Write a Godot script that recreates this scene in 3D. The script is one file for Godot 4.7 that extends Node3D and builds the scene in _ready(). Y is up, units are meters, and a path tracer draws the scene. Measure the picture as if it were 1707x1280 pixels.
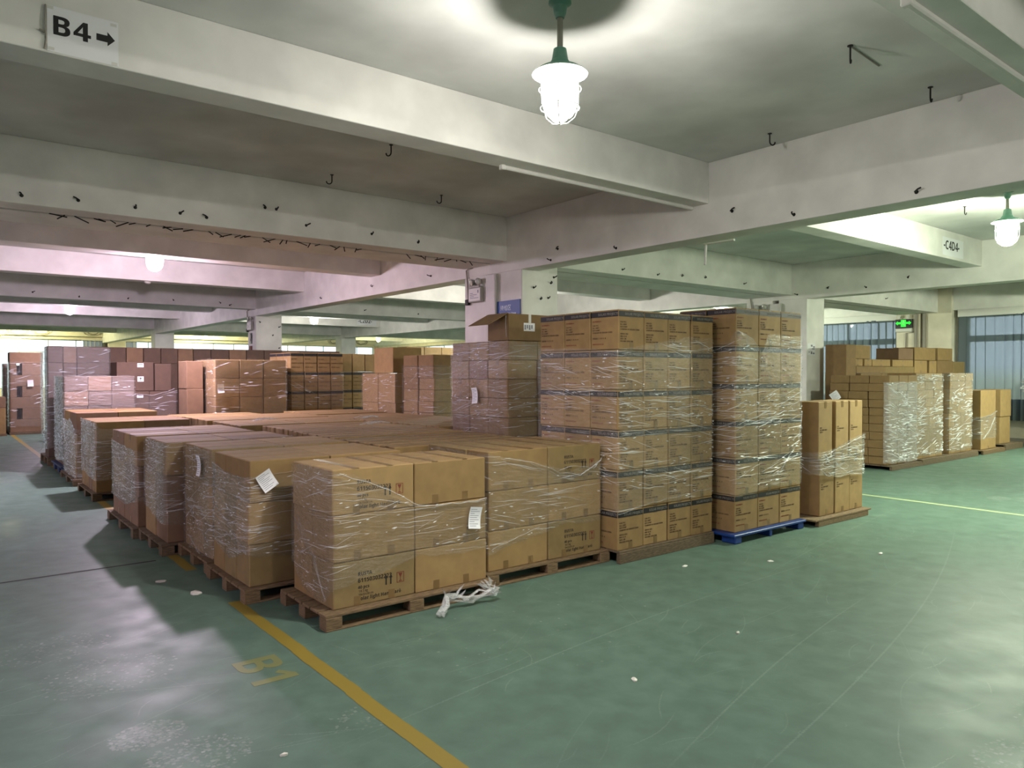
extends Node3D
# A warehouse floor with pallets of cartons. World: y up, metres. +x runs along the pallet fronts, -z along the yellow line.

const CEIL := 3.66
const X_COL := [-0.83, 6.0, 12.83]      # rows of columns / main beams along z
const ORD := ["first", "second", "third", "fourth", "fifth", "sixth", "seventh", "eighth", "ninth", "tenth", "eleventh", "twelfth", "thirteenth"]
const ORDX := ORD

var taken := {}
var M := {}
var body_cache := {}
var text_cache := {}
var rng := RandomNumberGenerator.new()
var fn_a := FastNoiseLite.new()
var fn_b := FastNoiseLite.new()
var fn_c := FastNoiseLite.new()


# ------------------------------------------------------------------ mesh builder
class MB:
	var v := PackedVector3Array()
	var n := PackedVector3Array()
	var uv := PackedVector2Array()
	var uv2 := PackedVector2Array()
	var with_uv2 := false

	func tri(a: Vector3, b: Vector3, c: Vector3, out: Vector3, na = null, nb = null, nc = null) -> void:
		var g := (c - a).cross(b - a)
		if g.dot(out) < 0.0:
			var t := b
			b = c
			c = t
			var tn = nb
			nb = nc
			nc = tn
			g = -g
		g = g.normalized()
		for p in [a, b, c]:
			v.append(p)
			var ax := g.abs()
			if ax.y >= ax.x and ax.y >= ax.z:
				uv.append(Vector2(p.x, p.z))
			elif ax.x >= ax.z:
				uv.append(Vector2(p.z, -p.y))
			else:
				uv.append(Vector2(p.x, -p.y))
			if with_uv2:
				uv2.append(Vector2((p.x + 1.0) / 10.0, (p.z + 9.0) / 10.0))
		n.append(na if na != null else g)
		n.append(nb if nb != null else g)
		n.append(nc if nc != null else g)

	func quad(a: Vector3, b: Vector3, c: Vector3, d: Vector3, out: Vector3) -> void:
		tri(a, b, c, out)
		tri(a, c, d, out)

	# chamfered box
	func box(c: Vector3, s: Vector3, bev := 0.0, basis := Basis()) -> void:
		var h := s * 0.5
		bev = minf(bev, minf(h.x, minf(h.y, h.z)) * 0.9)
		var P := func(sg: Vector3, axis: int) -> Vector3:
			var p := Vector3(h.x - bev, h.y - bev, h.z - bev)
			p[axis] = h[axis]
			return c + basis * (p * sg)
		for axis in 3:
			var b := (axis + 1) % 3
			var d := (axis + 2) % 3
			for sg in [-1.0, 1.0]:
				var q := []
				for e in [[-1.0, -1.0], [1.0, -1.0], [1.0, 1.0], [-1.0, 1.0]]:
					var k := Vector3()
					k[axis] = sg
					k[b] = e[0]
					k[d] = e[1]
					q.append(P.call(k, axis))
				var o := Vector3()
				o[axis] = sg
				quad(q[0], q[1], q[2], q[3], basis * o)
		if bev <= 0.0:
			return
		for axis in 3:   # edges running along «axis»
			var b := (axis + 1) % 3
			var d := (axis + 2) % 3
			for sb in [-1.0, 1.0]:
				for sd in [-1.0, 1.0]:
					var k0 := Vector3()
					k0[axis] = -1.0
					k0[b] = sb
					k0[d] = sd
					var k1 := k0
					k1[axis] = 1.0
					var o := Vector3()
					o[b] = sb
					o[d] = sd
					quad(P.call(k0, b), P.call(k1, b), P.call(k1, d), P.call(k0, d), basis * o)
		for sx in [-1.0, 1.0]:
			for sy in [-1.0, 1.0]:
				for sz in [-1.0, 1.0]:
					var k := Vector3(sx, sy, sz)
					tri(P.call(k, 0), P.call(k, 1), P.call(k, 2), basis * k)

	func span(a: Vector3, b: Vector3, bev := 0.0) -> void:
		box((a + b) * 0.5, (b - a).abs(), bev)

	# tube along points
	func tube(pts: Array, r: float, sides := 8, flat := 1.0) -> void:
		var rings := []
		var norms := []
		var up := Vector3(0.31, 0.87, 0.21)
		for i in pts.size():
			var t: Vector3
			if i == 0:
				t = pts[1] - pts[0]
			elif i == pts.size() - 1:
				t = pts[i] - pts[i - 1]
			else:
				t = pts[i + 1] - pts[i - 1]
			t = t.normalized()
			if absf(t.dot(up.normalized())) > 0.95:
				up = Vector3(0.9, 0.1, 0.3)
			var a := t.cross(up).normalized()
			var b := t.cross(a).normalized()
			up = -b if b.dot(up) < 0 else b
			var ring := []
			var rn := []
			for k in sides:
				var an := TAU * k / sides
				var dirv := a * cos(an) + b * sin(an) * flat
				ring.append(pts[i] + dirv * r)
				rn.append((a * cos(an) * flat + b * sin(an)).normalized())
			rings.append(ring)
			norms.append(rn)
		for i in pts.size() - 1:
			for k in sides:
				var k2 := (k + 1) % sides
				var o: Vector3 = norms[i][k] + norms[i][k2]
				tri(rings[i][k], rings[i][k2], rings[i + 1][k2], o, norms[i][k], norms[i][k2], norms[i + 1][k2])
				tri(rings[i][k], rings[i + 1][k2], rings[i + 1][k], o, norms[i][k], norms[i + 1][k2], norms[i + 1][k])
		for e in [0, pts.size() - 1]:
			var o: Vector3 = (pts[0] - pts[1]) if e == 0 else (pts[e] - pts[e - 1])
			for k in range(1, sides - 1):
				tri(rings[e][0], rings[e][k], rings[e][k + 1], o)

	# lathe round y: profile of Vector2(r, y) from top to bottom
	func lathe(c: Vector3, prof: Array, sides := 24) -> void:
		for i in prof.size() - 1:
			var p: Vector2 = prof[i]
			var q: Vector2 = prof[i + 1]
			var d := (q - p).normalized()
			var nn := Vector2(-d.y, d.x)
			if nn.x < 0.0 or (absf(nn.x) < 1e-4 and false):
				pass
			for k in sides:
				var a0 := TAU * k / sides
				var a1 := TAU * (k + 1) / sides
				var e0 := Vector3(cos(a0), 0, sin(a0))
				var e1 := Vector3(cos(a1), 0, sin(a1))
				var n0 := (e0 * nn.x + Vector3.UP * nn.y).normalized()
				var n1 := (e1 * nn.x + Vector3.UP * nn.y).normalized()
				var A := c + e0 * p.x + Vector3.UP * p.y
				var B := c + e1 * p.x + Vector3.UP * p.y
				var C := c + e1 * q.x + Vector3.UP * q.y
				var D := c + e0 * q.x + Vector3.UP * q.y
				if p.x > 1e-5:
					tri(A, B, C, n0 + n1, n0, n1, n1)
				if q.x > 1e-5:
					tri(A, C, D, n0 + n1, n0, n1, n0)

	func disc(c: Vector3, nrm: Vector3, r: float, sides := 20) -> void:
		var a := nrm.cross(Vector3(0.3, 0.8, 0.4)).normalized()
		var b := nrm.cross(a).normalized()
		for k in sides:
			var a0 := TAU * k / sides
			var a1 := TAU * (k + 1) / sides
			tri(c, c + (a * cos(a0) + b * sin(a0)) * r, c + (a * cos(a1) + b * sin(a1)) * r, nrm)

	func mesh() -> ArrayMesh:
		var arr := []
		arr.resize(Mesh.ARRAY_MAX)
		arr[Mesh.ARRAY_VERTEX] = v
		arr[Mesh.ARRAY_NORMAL] = n
		arr[Mesh.ARRAY_TEX_UV] = uv
		if with_uv2:
			arr[Mesh.ARRAY_TEX_UV2] = uv2
		var m := ArrayMesh.new()
		m.add_surface_from_arrays(Mesh.PRIMITIVE_TRIANGLES, arr)
		return m


# ------------------------------------------------------------------ nodes
func numbered(called: String) -> String:
	if not taken.has(called):
		taken[called] = 0
		return called
	taken[called] += 1
	return "%s_%03d" % [called, taken[called]]


func tag(o: Node, label: String, category: String, group := "", kind := "") -> void:
	if label:
		o.set_meta("label", label)
	if category:
		o.set_meta("category", category)
	if group:
		o.set_meta("group", group)
	if kind:
		o.set_meta("kind", kind)


func thing(called: String, label: String, category: String, at := Vector3.ZERO, turn := 0.0, group := "") -> Node3D:
	var o := Node3D.new()
	o.name = numbered(called)
	add_child(o, true)
	o.position = at
	o.rotation.y = turn
	tag(o, label, category, group)
	return o


func part(parent: Node3D, called: String, mesh: Mesh, mat: Material, at := Vector3.ZERO) -> MeshInstance3D:
	var o := MeshInstance3D.new()
	o.name = called
	o.mesh = mesh
	o.material_override = mat
	parent.add_child(o, true)
	o.position = at
	return o


func single(called: String, mesh: Mesh, mat: Material, label: String, category: String, group := "", at := Vector3.ZERO) -> MeshInstance3D:
	var o := MeshInstance3D.new()
	o.name = numbered(called)
	o.mesh = mesh
	o.material_override = mat
	add_child(o, true)
	o.position = at
	tag(o, label, category, group)
	return o


func struct(called: String, mesh: Mesh, mat: Material, label: String, category: String) -> MeshInstance3D:
	var o := single(called, mesh, mat, label, category)
	o.set_meta("kind", "structure")
	return o


func span_mesh(a: Vector3, b: Vector3, bev := 0.0) -> ArrayMesh:
	var m := MB.new()
	m.span(a, b, bev)
	return m.mesh()


func text_mesh(s: String, height: float, bold := true, serif := false) -> TextMesh:
	var key := "%s|%.4f|%s" % [s, height, bold]
	if not text_cache.has(key):
		var f := SystemFont.new()
		f.font_names = PackedStringArray(["Droid Serif" if serif else "Droid Sans"])
		f.font_weight = 700 if bold else 400
		var t := TextMesh.new()
		t.font = f
		t.text = s
		t.font_size = 32
		t.pixel_size = height / 32.0 / 0.72
		t.depth = 0.0008
		t.curve_step = 4.0
		t.horizontal_alignment = HORIZONTAL_ALIGNMENT_LEFT
		t.vertical_alignment = VERTICAL_ALIGNMENT_CENTER
		text_cache[key] = t
	return text_cache[key]


# ------------------------------------------------------------------ materials
func noise_tex(freq: float, lo: float, hi: float, seed_: int, octaves := 4, size := 512, type := FastNoiseLite.TYPE_SIMPLEX) -> NoiseTexture2D:
	var n := FastNoiseLite.new()
	n.noise_type = type
	n.seed = seed_
	n.frequency = freq
	n.fractal_octaves = octaves
	var t := NoiseTexture2D.new()
	t.width = size
	t.height = size
	t.seamless = true
	t.noise = n
	var g := Gradient.new()
	g.set_color(0, Color(lo, lo, lo))
	g.set_color(1, Color(hi, hi, hi))
	t.color_ramp = g
	return t


func normal_tex(freq: float, strength: float, seed_: int, octaves := 4, size := 512, ridged := false) -> NoiseTexture2D:
	var n := FastNoiseLite.new()
	n.noise_type = FastNoiseLite.TYPE_SIMPLEX
	n.seed = seed_
	n.frequency = freq
	n.fractal_octaves = octaves
	if ridged:
		n.fractal_type = FastNoiseLite.FRACTAL_RIDGED
	var t := NoiseTexture2D.new()
	t.width = size
	t.height = size
	t.seamless = true
	t.noise = n
	t.as_normal_map = true
	t.bump_strength = strength
	return t


func mat(name_: String, c: Color, rough := 0.8, metal := 0.0) -> StandardMaterial3D:
	var m := StandardMaterial3D.new()
	m.resource_name = name_
	m.albedo_color = c
	m.roughness = rough
	m.metallic = metal
	M[name_] = m
	return m


func tri_map(m: StandardMaterial3D, scale: Vector3, world := false) -> void:
	m.uv1_triplanar = true
	m.uv1_world_triplanar = world
	m.uv1_scale = scale


func film_mat(name_: String, alpha: float, rough: float, nrm: Texture2D, strength: float) -> void:
	var m := mat(name_, Color(0.93, 0.94, 0.95, alpha), rough)
	m.transparency = BaseMaterial3D.TRANSPARENCY_ALPHA
	m.cull_mode = BaseMaterial3D.CULL_DISABLED
	m.normal_enabled = true
	m.normal_texture = nrm
	m.normal_scale = strength
	m.uv1_scale = Vector3(1.1, 5.0, 1.0)


func materials() -> void:
	var board_noise := noise_tex(0.012, 0.92, 1.0, 11, 5)
	var kraft := {"kraft": Color(0.535, 0.43, 0.268), "kraft_pale": Color(0.585, 0.475, 0.305), "kraft_deep": Color(0.49, 0.388, 0.245), "kraft_red": Color(0.465, 0.362, 0.27), "kraft_dimmed": Color(0.345, 0.268, 0.215), "kraft_olive": Color(0.51, 0.425, 0.27)}  # the darkest kraft stands in for shade on the back-stack fronts
	for k in kraft:
		var m := mat(k, kraft[k], 0.82)
		m.albedo_texture = board_noise
		tri_map(m, Vector3(0.9, 0.9, 0.9))
	mat("tape", Color(0.44, 0.345, 0.21), 0.34)
	mat("ink", Color(0.13, 0.10, 0.08), 0.7)
	mat("ink_red", Color(0.42, 0.17, 0.10), 0.7)
	mat("ink_brown", Color(0.25, 0.175, 0.105), 0.75)
	mat("band", Color(0.075, 0.068, 0.082), 0.6)
	mat("band_text", Color(0.42, 0.40, 0.38), 0.7)
	var wn := noise_tex(0.02, 0.62, 1.0, 5, 5)
	var w := mat("pallet_wood", Color(0.50, 0.405, 0.285), 0.85)
	w.albedo_texture = wn
	tri_map(w, Vector3(1.2, 9.0, 5.0))
	w = mat("pallet_wood_old", Color(0.44, 0.37, 0.28), 0.9)
	w.albedo_texture = wn
	tri_map(w, Vector3(1.2, 9.0, 5.0))
	mat("blue_plastic", Color(0.055, 0.19, 0.43), 0.45)
	mat("navy_plastic", Color(0.10, 0.16, 0.30), 0.5)
	# paint
	var pn := noise_tex(0.008, 0.9, 1.0, 21, 5)
	var p := mat("white_paint", Color(0.90, 0.89, 0.87), 0.62)
	p.albedo_texture = pn
	tri_map(p, Vector3(0.35, 0.35, 0.35), true)
	p = mat("ceiling_paint", Color(0.86, 0.86, 0.845), 0.8)
	p.albedo_texture = noise_tex(0.006, 0.84, 1.0, 23, 5)
	tri_map(p, Vector3(0.22, 0.22, 0.22), true)
	p = mat("cream_paint", Color(0.87, 0.835, 0.755), 0.7)
	p.albedo_texture = pn
	tri_map(p, Vector3(0.35, 0.35, 0.35), true)
	mat("trunking", Color(0.80, 0.79, 0.77), 0.5)
	mat("dirty_trunking", Color(0.55, 0.52, 0.48), 0.6)
	mat("dark_metal", Color(0.10, 0.09, 0.08), 0.6, 0.3)
	mat("crack_dark", Color(0.06, 0.05, 0.045), 0.95)
	mat("joint_dirt", Color(0.2, 0.21, 0.2), 0.95)
	# lamp
	mat("lamp_green", Color(0.34, 0.52, 0.45), 0.45)
	mat("lamp_stem", Color(0.50, 0.50, 0.45), 0.5, 0.2)
	mat("lamp_white", Color(0.86, 0.88, 0.86), 0.4)
	mat("cage_wire", Color(0.72, 0.74, 0.72), 0.4, 0.4)
	# misc
	mat("paper", Color(0.88, 0.88, 0.89), 0.7)
	mat("paper_ink", Color(0.48, 0.48, 0.52), 0.7)
	mat("sign_ink", Color(0.10, 0.10, 0.10), 0.6)
	mat("sign_blue", Color(0.085, 0.27, 0.54), 0.5)
	mat("sign_text", Color(0.86, 0.91, 0.95), 0.5)
	mat("fitting_grey", Color(0.62, 0.61, 0.58), 0.5)
	mat("fitting_white", Color(0.80, 0.79, 0.76), 0.45)
	mat("lens", Color(0.75, 0.75, 0.72), 0.15, 0.3)
	mat("exit_black", Color(0.03, 0.05, 0.03), 0.4)
	var ex := mat("exit_green", Color(0.1, 0.7, 0.15), 0.4)
	ex.emission_enabled = true
	ex.emission = Color(0.12, 0.9, 0.2)
	ex.emission_energy_multiplier = 0.9
	mat("yellow_line", Color(0.50, 0.43, 0.15), 0.55)
	mat("yellow_faded", Color(0.43, 0.44, 0.28), 0.55)
	mat("line_pale", Color(0.62, 0.67, 0.50), 0.5)
	mat("frame_alu", Color(0.62, 0.64, 0.63), 0.4, 0.5)
	var gl := mat("glass", Color(0.9, 0.97, 0.92, 0.05), 0.04)
	gl.transparency = BaseMaterial3D.TRANSPARENCY_ALPHA
	for c in [["curtain", Color(0.33, 0.37, 0.39, 0.88), Color(0.16, 0.20, 0.25)], ["curtain_far", Color(0.45, 0.43, 0.37, 0.93), Color(0.3, 0.3, 0.25)]]:
		var cu := mat(c[0], c[1], 0.9)
		cu.transparency = BaseMaterial3D.TRANSPARENCY_ALPHA
		cu.cull_mode = BaseMaterial3D.CULL_DISABLED
		cu.backlight_enabled = true
		cu.backlight = c[2]
	# film
	var wr := normal_tex(0.012, 9.0, 71, 3, 512, true)
	film_mat("film", 0.03, 0.13, wr, 0.8)
	film_mat("film_mid", 0.09, 0.13, wr, 0.8)
	film_mat("film_milky", 0.20, 0.16, wr, 1.0)
	film_mat("film_fold", 0.20, 0.12, wr, 1.0)
	var fcm := mat("glint_crease", Color(0.93, 0.94, 0.95, 0.58), 0.3)  # whitish strips painted as glints on the film
	fcm.transparency = BaseMaterial3D.TRANSPARENCY_ALPHA
	fcm.cull_mode = BaseMaterial3D.CULL_DISABLED
	# floor
	var f := mat("floor_paint", Color(0.355, 0.448, 0.398), 0.36)
	f.albedo_texture = noise_tex(0.012, 0.87, 1.0, 41, 7, 1024)
	f.roughness_texture = noise_tex(0.006, 0.72, 1.0, 43, 6, 1024)
	f.roughness = 0.56
	f.metallic_specular = 0.32
	tri_map(f, Vector3(0.34, 0.34, 0.34), true)
	f.detail_enabled = true
	f.detail_blend_mode = BaseMaterial3D.BLEND_MODE_MIX
	f.detail_uv_layer = BaseMaterial3D.DETAIL_UV_2
	f.detail_albedo = floor_wear()


func stroke(im: Image, a: Vector2, b: Vector2, col: Color, alpha: float, w: int, bend := 0.0) -> void:
	var steps := int(a.distance_to(b)) + 1
	var side := (b - a).orthogonal().normalized()
	for i in steps:
		var t := float(i) / steps
		var p := a.lerp(b, t) + side * bend * sin(t * PI)
		var fade := minf(1.0, minf(t, 1.0 - t) * 6.0) * rng.randf_range(0.4, 1.0)
		for k in w:
			var x := int(p.x + side.x * k)
			var y := int(p.y + side.y * k)
			if x >= 0 and y >= 0 and x < im.get_width() and y < im.get_height():
				var o := im.get_pixel(x, y)
				var aa := maxf(o.a, alpha * fade)
				im.set_pixel(x, y, Color(col.r, col.g, col.b, aa))


# scratches, scuffs and bare patches worn into the floor paint: 10 m x 10 m from (-1, -9)
func floor_wear() -> ImageTexture:
	var im := Image.create(2048, 2048, false, Image.FORMAT_RGBA8)
	im.fill(Color(0.6, 0.66, 0.62, 0.0))
	rng.seed = 7
	var px := func(x: float, z: float) -> Vector2:
		return Vector2((x + 1.0) / 10.0 * 2048.0, (z + 9.0) / 10.0 * 2048.0)
	var pale := Color(0.60, 0.67, 0.62)
	var dark := Color(0.20, 0.26, 0.22)
	for i in 1500:
		var p := Vector2(rng.randf_range(-1.0, 9.0), rng.randf_range(-9.0, 1.0))
		var an := rng.randf_range(-0.5, 0.7) if rng.randf() < 0.75 else rng.randf_range(0.0, PI)
		var l := rng.randf_range(0.05, 0.9) * rng.randf_range(0.3, 1.0)
		var q := p + Vector2(cos(an), -sin(an)) * l
		stroke(im, px.call(p.x, p.y), px.call(q.x, q.y), pale if rng.randf() < 0.75 else dark, rng.randf_range(0.06, 0.30), 1, rng.randf_range(-8, 8))
	# long faint arcs left by trucks
	for a in [[1.2, -2.9, 6.8, -3.3, 30.0], [2.0, -1.6, 8.5, -3.2, -40.0], [0.3, -3.2, 1.2, -2.6, 5.0], [2.2, -1.9, 5.5, -2.6, 14.0], [5.0, -3.3, 12.0, -4.4, 22.0]]:
		stroke(im, px.call(a[0], a[1]), px.call(a[2], a[3]), pale, 0.24, 2, a[4])
	# tyre marks
	for a in [[4.6, -0.55, 4.3, -1.35, 8.0], [4.66, -0.55, 4.38, -1.35, 8.0], [4.2, -1.05, 6.2, -1.5, -8.0], [8.4, -1.9, 7.6, -2.6, 3.0]]:
		stroke(im, px.call(a[0], a[1]), px.call(a[2], a[3]), dark, 0.6, 2, a[4])
	# bare concrete patches: centre, radius, flecks
	for s in [[0.74, -3.55, 0.16, 700], [0.86, -3.22, 0.22, 500], [0.55, -5.0, 0.3, 260], [0.72, -4.4, 0.35, 420], [3.5, -1.0, 0.3, 500], [4.2, -0.9, 0.5, 500], [6.2, -3.75, 0.5, 260], [1.55, -3.1, 0.16, 90], [7.4, -3.6, 0.5, 200], [3.0, -3.6, 0.9, 120]]:
		for i in s[3]:
			var r: float = s[2] * sqrt(rng.randf())
			var an := rng.randf() * TAU
			var c: Vector2 = px.call(s[0] + cos(an) * r, s[1] + sin(an) * r * 0.8)
			var sz := rng.randi_range(1, 3)
			var al := rng.randf_range(0.05, 0.42)
			var g := rng.randf_range(0.5, 0.66)
			for dx in sz:
				for dy in sz:
					var x := int(c.x) + dx
					var y := int(c.y) + dy
					if x >= 0 and y >= 0 and x < 2048 and y < 2048:
						im.set_pixel(x, y, Color(g, g * 1.02, g, al))
	return ImageTexture.create_from_image(im)


# ------------------------------------------------------------------ cartons
func body_mesh(s: Vector3) -> ArrayMesh:
	var key := "b%.3f,%.3f,%.3f" % [s.x, s.y, s.z]
	if not body_cache.has(key):
		var m := MB.new()
		m.box(Vector3(0, s.y * 0.5, 0), s, 0.006)
		body_cache[key] = m.mesh()
	return body_cache[key]


func tape_mesh(s: Vector3, along_x: bool, patch: bool) -> ArrayMesh:
	var key := "t%s%s%.3f,%.3f,%.3f" % [along_x, patch, s.x, s.y, s.z]
	if not body_cache.has(key):
		var m := MB.new()
		var w := 0.048
		var e := 0.0012
		var drop := minf(0.065, s.y * 0.3)
		if along_x:
			if patch:
				m.span(Vector3(-s.x / 2, 0.002, -w / 2), Vector3(-s.x / 2 - e, drop, w / 2))
			else:
				m.span(Vector3(-s.x / 2 - e, s.y, -w / 2), Vector3(s.x / 2 + e, s.y + e, w / 2))
				for sg in [-1.0, 1.0]:
					m.span(Vector3(sg * s.x / 2, s.y - drop, -w / 2), Vector3(sg * (s.x / 2 + e), s.y + e, w / 2))
		else:
			if patch:
				m.span(Vector3(-w / 2, 0.002, s.z / 2), Vector3(w / 2, drop, s.z / 2 + e))
			else:
				m.span(Vector3(-w / 2, s.y, -s.z / 2 - e), Vector3(w / 2, s.y + e, s.z / 2 + e))
				for sg in [-1.0, 1.0]:
					m.span(Vector3(-w / 2, s.y - drop, sg * s.z / 2), Vector3(w / 2, s.y + e, sg * (s.z / 2 + e)))
		body_cache[key] = m.mesh()
	return body_cache[key]


func put_tape(o: Node3D, s: Vector3, style: String) -> void:
	if style == "two":      # two strips from front to back; their ends show below only
		for k in [-0.22, 0.2]:
			var st := MB.new()
			st.span(Vector3(-0.024, s.y, -s.z / 2), Vector3(0.024, s.y + 0.0012, s.z / 2))
			part(o, "packing_tape", st.mesh(), M.tape, Vector3(s.x * k, 0, 0))
			part(o, "tape_end", tape_mesh(s, false, true), M.tape, Vector3(s.x * k, 0, 0))
		return
	part(o, "packing_tape", tape_mesh(s, style == "long", false), M.tape)
	part(o, "tape_end", tape_mesh(s, style == "long", true), M.tape)


func band_mesh(s: Vector3) -> ArrayMesh:
	var key := "d%.3f,%.3f,%.3f" % [s.x, s.y, s.z]
	if not body_cache.has(key):
		var m := MB.new()
		var e := 0.0015
		var y0 := s.y - 0.058
		var y1 := s.y - 0.012
		for sg in [-1.0, 1.0]:
			m.span(Vector3(-s.x / 2 + 0.004, y0, sg * s.z / 2), Vector3(s.x / 2 - 0.004, y1, sg * (s.z / 2 + e)))
			m.span(Vector3(sg * s.x / 2, y0, -s.z / 2 + 0.004), Vector3(sg * (s.x / 2 + e), y1, s.z / 2 - 0.004))
		body_cache[key] = m.mesh()
	return body_cache[key]


func put_text(o: Node3D, called: String, s: String, h: float, m: Material, at: Vector3, aisle := false, bold := true) -> MeshInstance3D:
	var t := part(o, called, text_mesh(s, h, bold), m, at)
	if aisle:
		t.rotation.y = -PI / 2
	return t


func carton(called: String, label: String, group: String, s: Vector3, at: Vector3, turn: float, look: String, tape := "long") -> Node3D:
	var o := thing(called, label, "carton", at, turn, group)
	part(o, "body", body_mesh(s), M[look])
	if tape:
		put_tape(o, s, tape)
	return o


func print_front(o: Node3D, s: Vector3, aisle := false) -> void:
	# the shipping print of the corner pallet: lettering, two arrows, a glass
	var hw := s.x / 2
	var z := s.z / 2 + 0.0006
	var L := func(str_: String, h: float, x: float, y: float, b := true) -> void:
		put_text(o, "printed_lettering", str_, h, M.ink, Vector3(-hw + x, s.y - y, z), false, b)
	L.call("RUSTA", 0.024, 0.17, 0.092)
	L.call("611503032223", 0.027, 0.17, 0.134)
	L.call("40 pcs", 0.020, 0.17, 0.178)
	L.call("18.5 kg", 0.015, 0.175, 0.204, false)
	L.call("59x32x30 cm", 0.013, 0.175, 0.226, false)
	L.call("Solar light Hammarö", 0.023, 0.17, 0.252)
	var m := MB.new()
	for x in [0.375, 0.41]:
		m.span(Vector3(-hw + x - 0.005, s.y - 0.195, z), Vector3(-hw + x + 0.005, s.y - 0.150, z + 0.0006))
		m.tri(Vector3(-hw + x - 0.012, s.y - 0.152, z + 0.0006), Vector3(-hw + x + 0.012, s.y - 0.152, z + 0.0006), Vector3(-hw + x, s.y - 0.128, z + 0.0006), Vector3.BACK)
	part(o, "arrow_symbol", m.mesh(), M.ink)
	m = MB.new()
	var gx := -hw + 0.455
	var gy := s.y - 0.195
	for b in [[0.0, 0.0, 0.055, 0.004], [0.0, 0.066, 0.055, 0.07], [0.0, 0.0, 0.004, 0.07], [0.051, 0.0, 0.055, 0.07]]:
		m.span(Vector3(gx + b[0], gy + b[1], z), Vector3(gx + b[2], gy + b[3], z + 0.0006))
	m.tri(Vector3(gx + 0.012, gy + 0.062, z + 0.0006), Vector3(gx + 0.043, gy + 0.062, z + 0.0006), Vector3(gx + 0.0275, gy + 0.03, z + 0.0006), Vector3.BACK)
	m.span(Vector3(gx + 0.0255, gy + 0.012, z), Vector3(gx + 0.0295, gy + 0.034, z + 0.0006))
	m.span(Vector3(gx + 0.016, gy + 0.008, z), Vector3(gx + 0.039, gy + 0.013, z + 0.0006))
	part(o, "glass_symbol", m.mesh(), M.ink_red)


func print_band(o: Node3D, s: Vector3, face: String, variant: int) -> void:
	var aisle := face == "aisle"
	var hw := (s.z if aisle else s.x) / 2
	var d := (s.x if aisle else s.z) / 2 + 0.001
	var P := func(x: float, y: float, off := 0.0) -> Vector3:
		return Vector3(-(d + off), s.y - y, -hw + x) if aisle else Vector3(-hw + x, s.y - y, d + off)
	put_text(o, "band_lettering", "SOLAR PROJECTS", 0.022, M.band_text, P.call(hw * 2 - 0.24, 0.035, 0.0012), aisle)
	if variant == 0:
		put_text(o, "printed_lettering", "ALSOMMER 4", 0.012, M.ink_red, P.call(0.02, 0.092), aisle)
		put_text(o, "printed_lettering", "U.N: PCS\nN.L: UNIT\nEST: GTWY\nCOUNTRY OF ORIGIN CHINA", 0.0125, M.ink_brown, P.call(0.02, 0.158), aisle)
		put_text(o, "printed_lettering", "ORDER:  1   B   A   0", 0.013, M.ink_brown, P.call(0.02, 0.238), aisle)
		put_text(o, "printed_lettering", "PRODUCED BY SOL", 0.011, M.ink_red, P.call(0.02, 0.288), aisle)
	else:
		put_text(o, "printed_lettering", "U.N: PCS\nN.L: UNIT\nEST: GTWY\nCOUNTRY OF ORIGIN CHINA", 0.0125, M.ink_brown, P.call(0.02, 0.135), aisle)
		put_text(o, "printed_lettering", "GROSS: KGS\nNW: 8.5 K\nSIZE: CM\nVOLUME: 0.04 CBM", 0.0125, M.ink_brown, P.call(0.02, 0.235), aisle)


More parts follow.
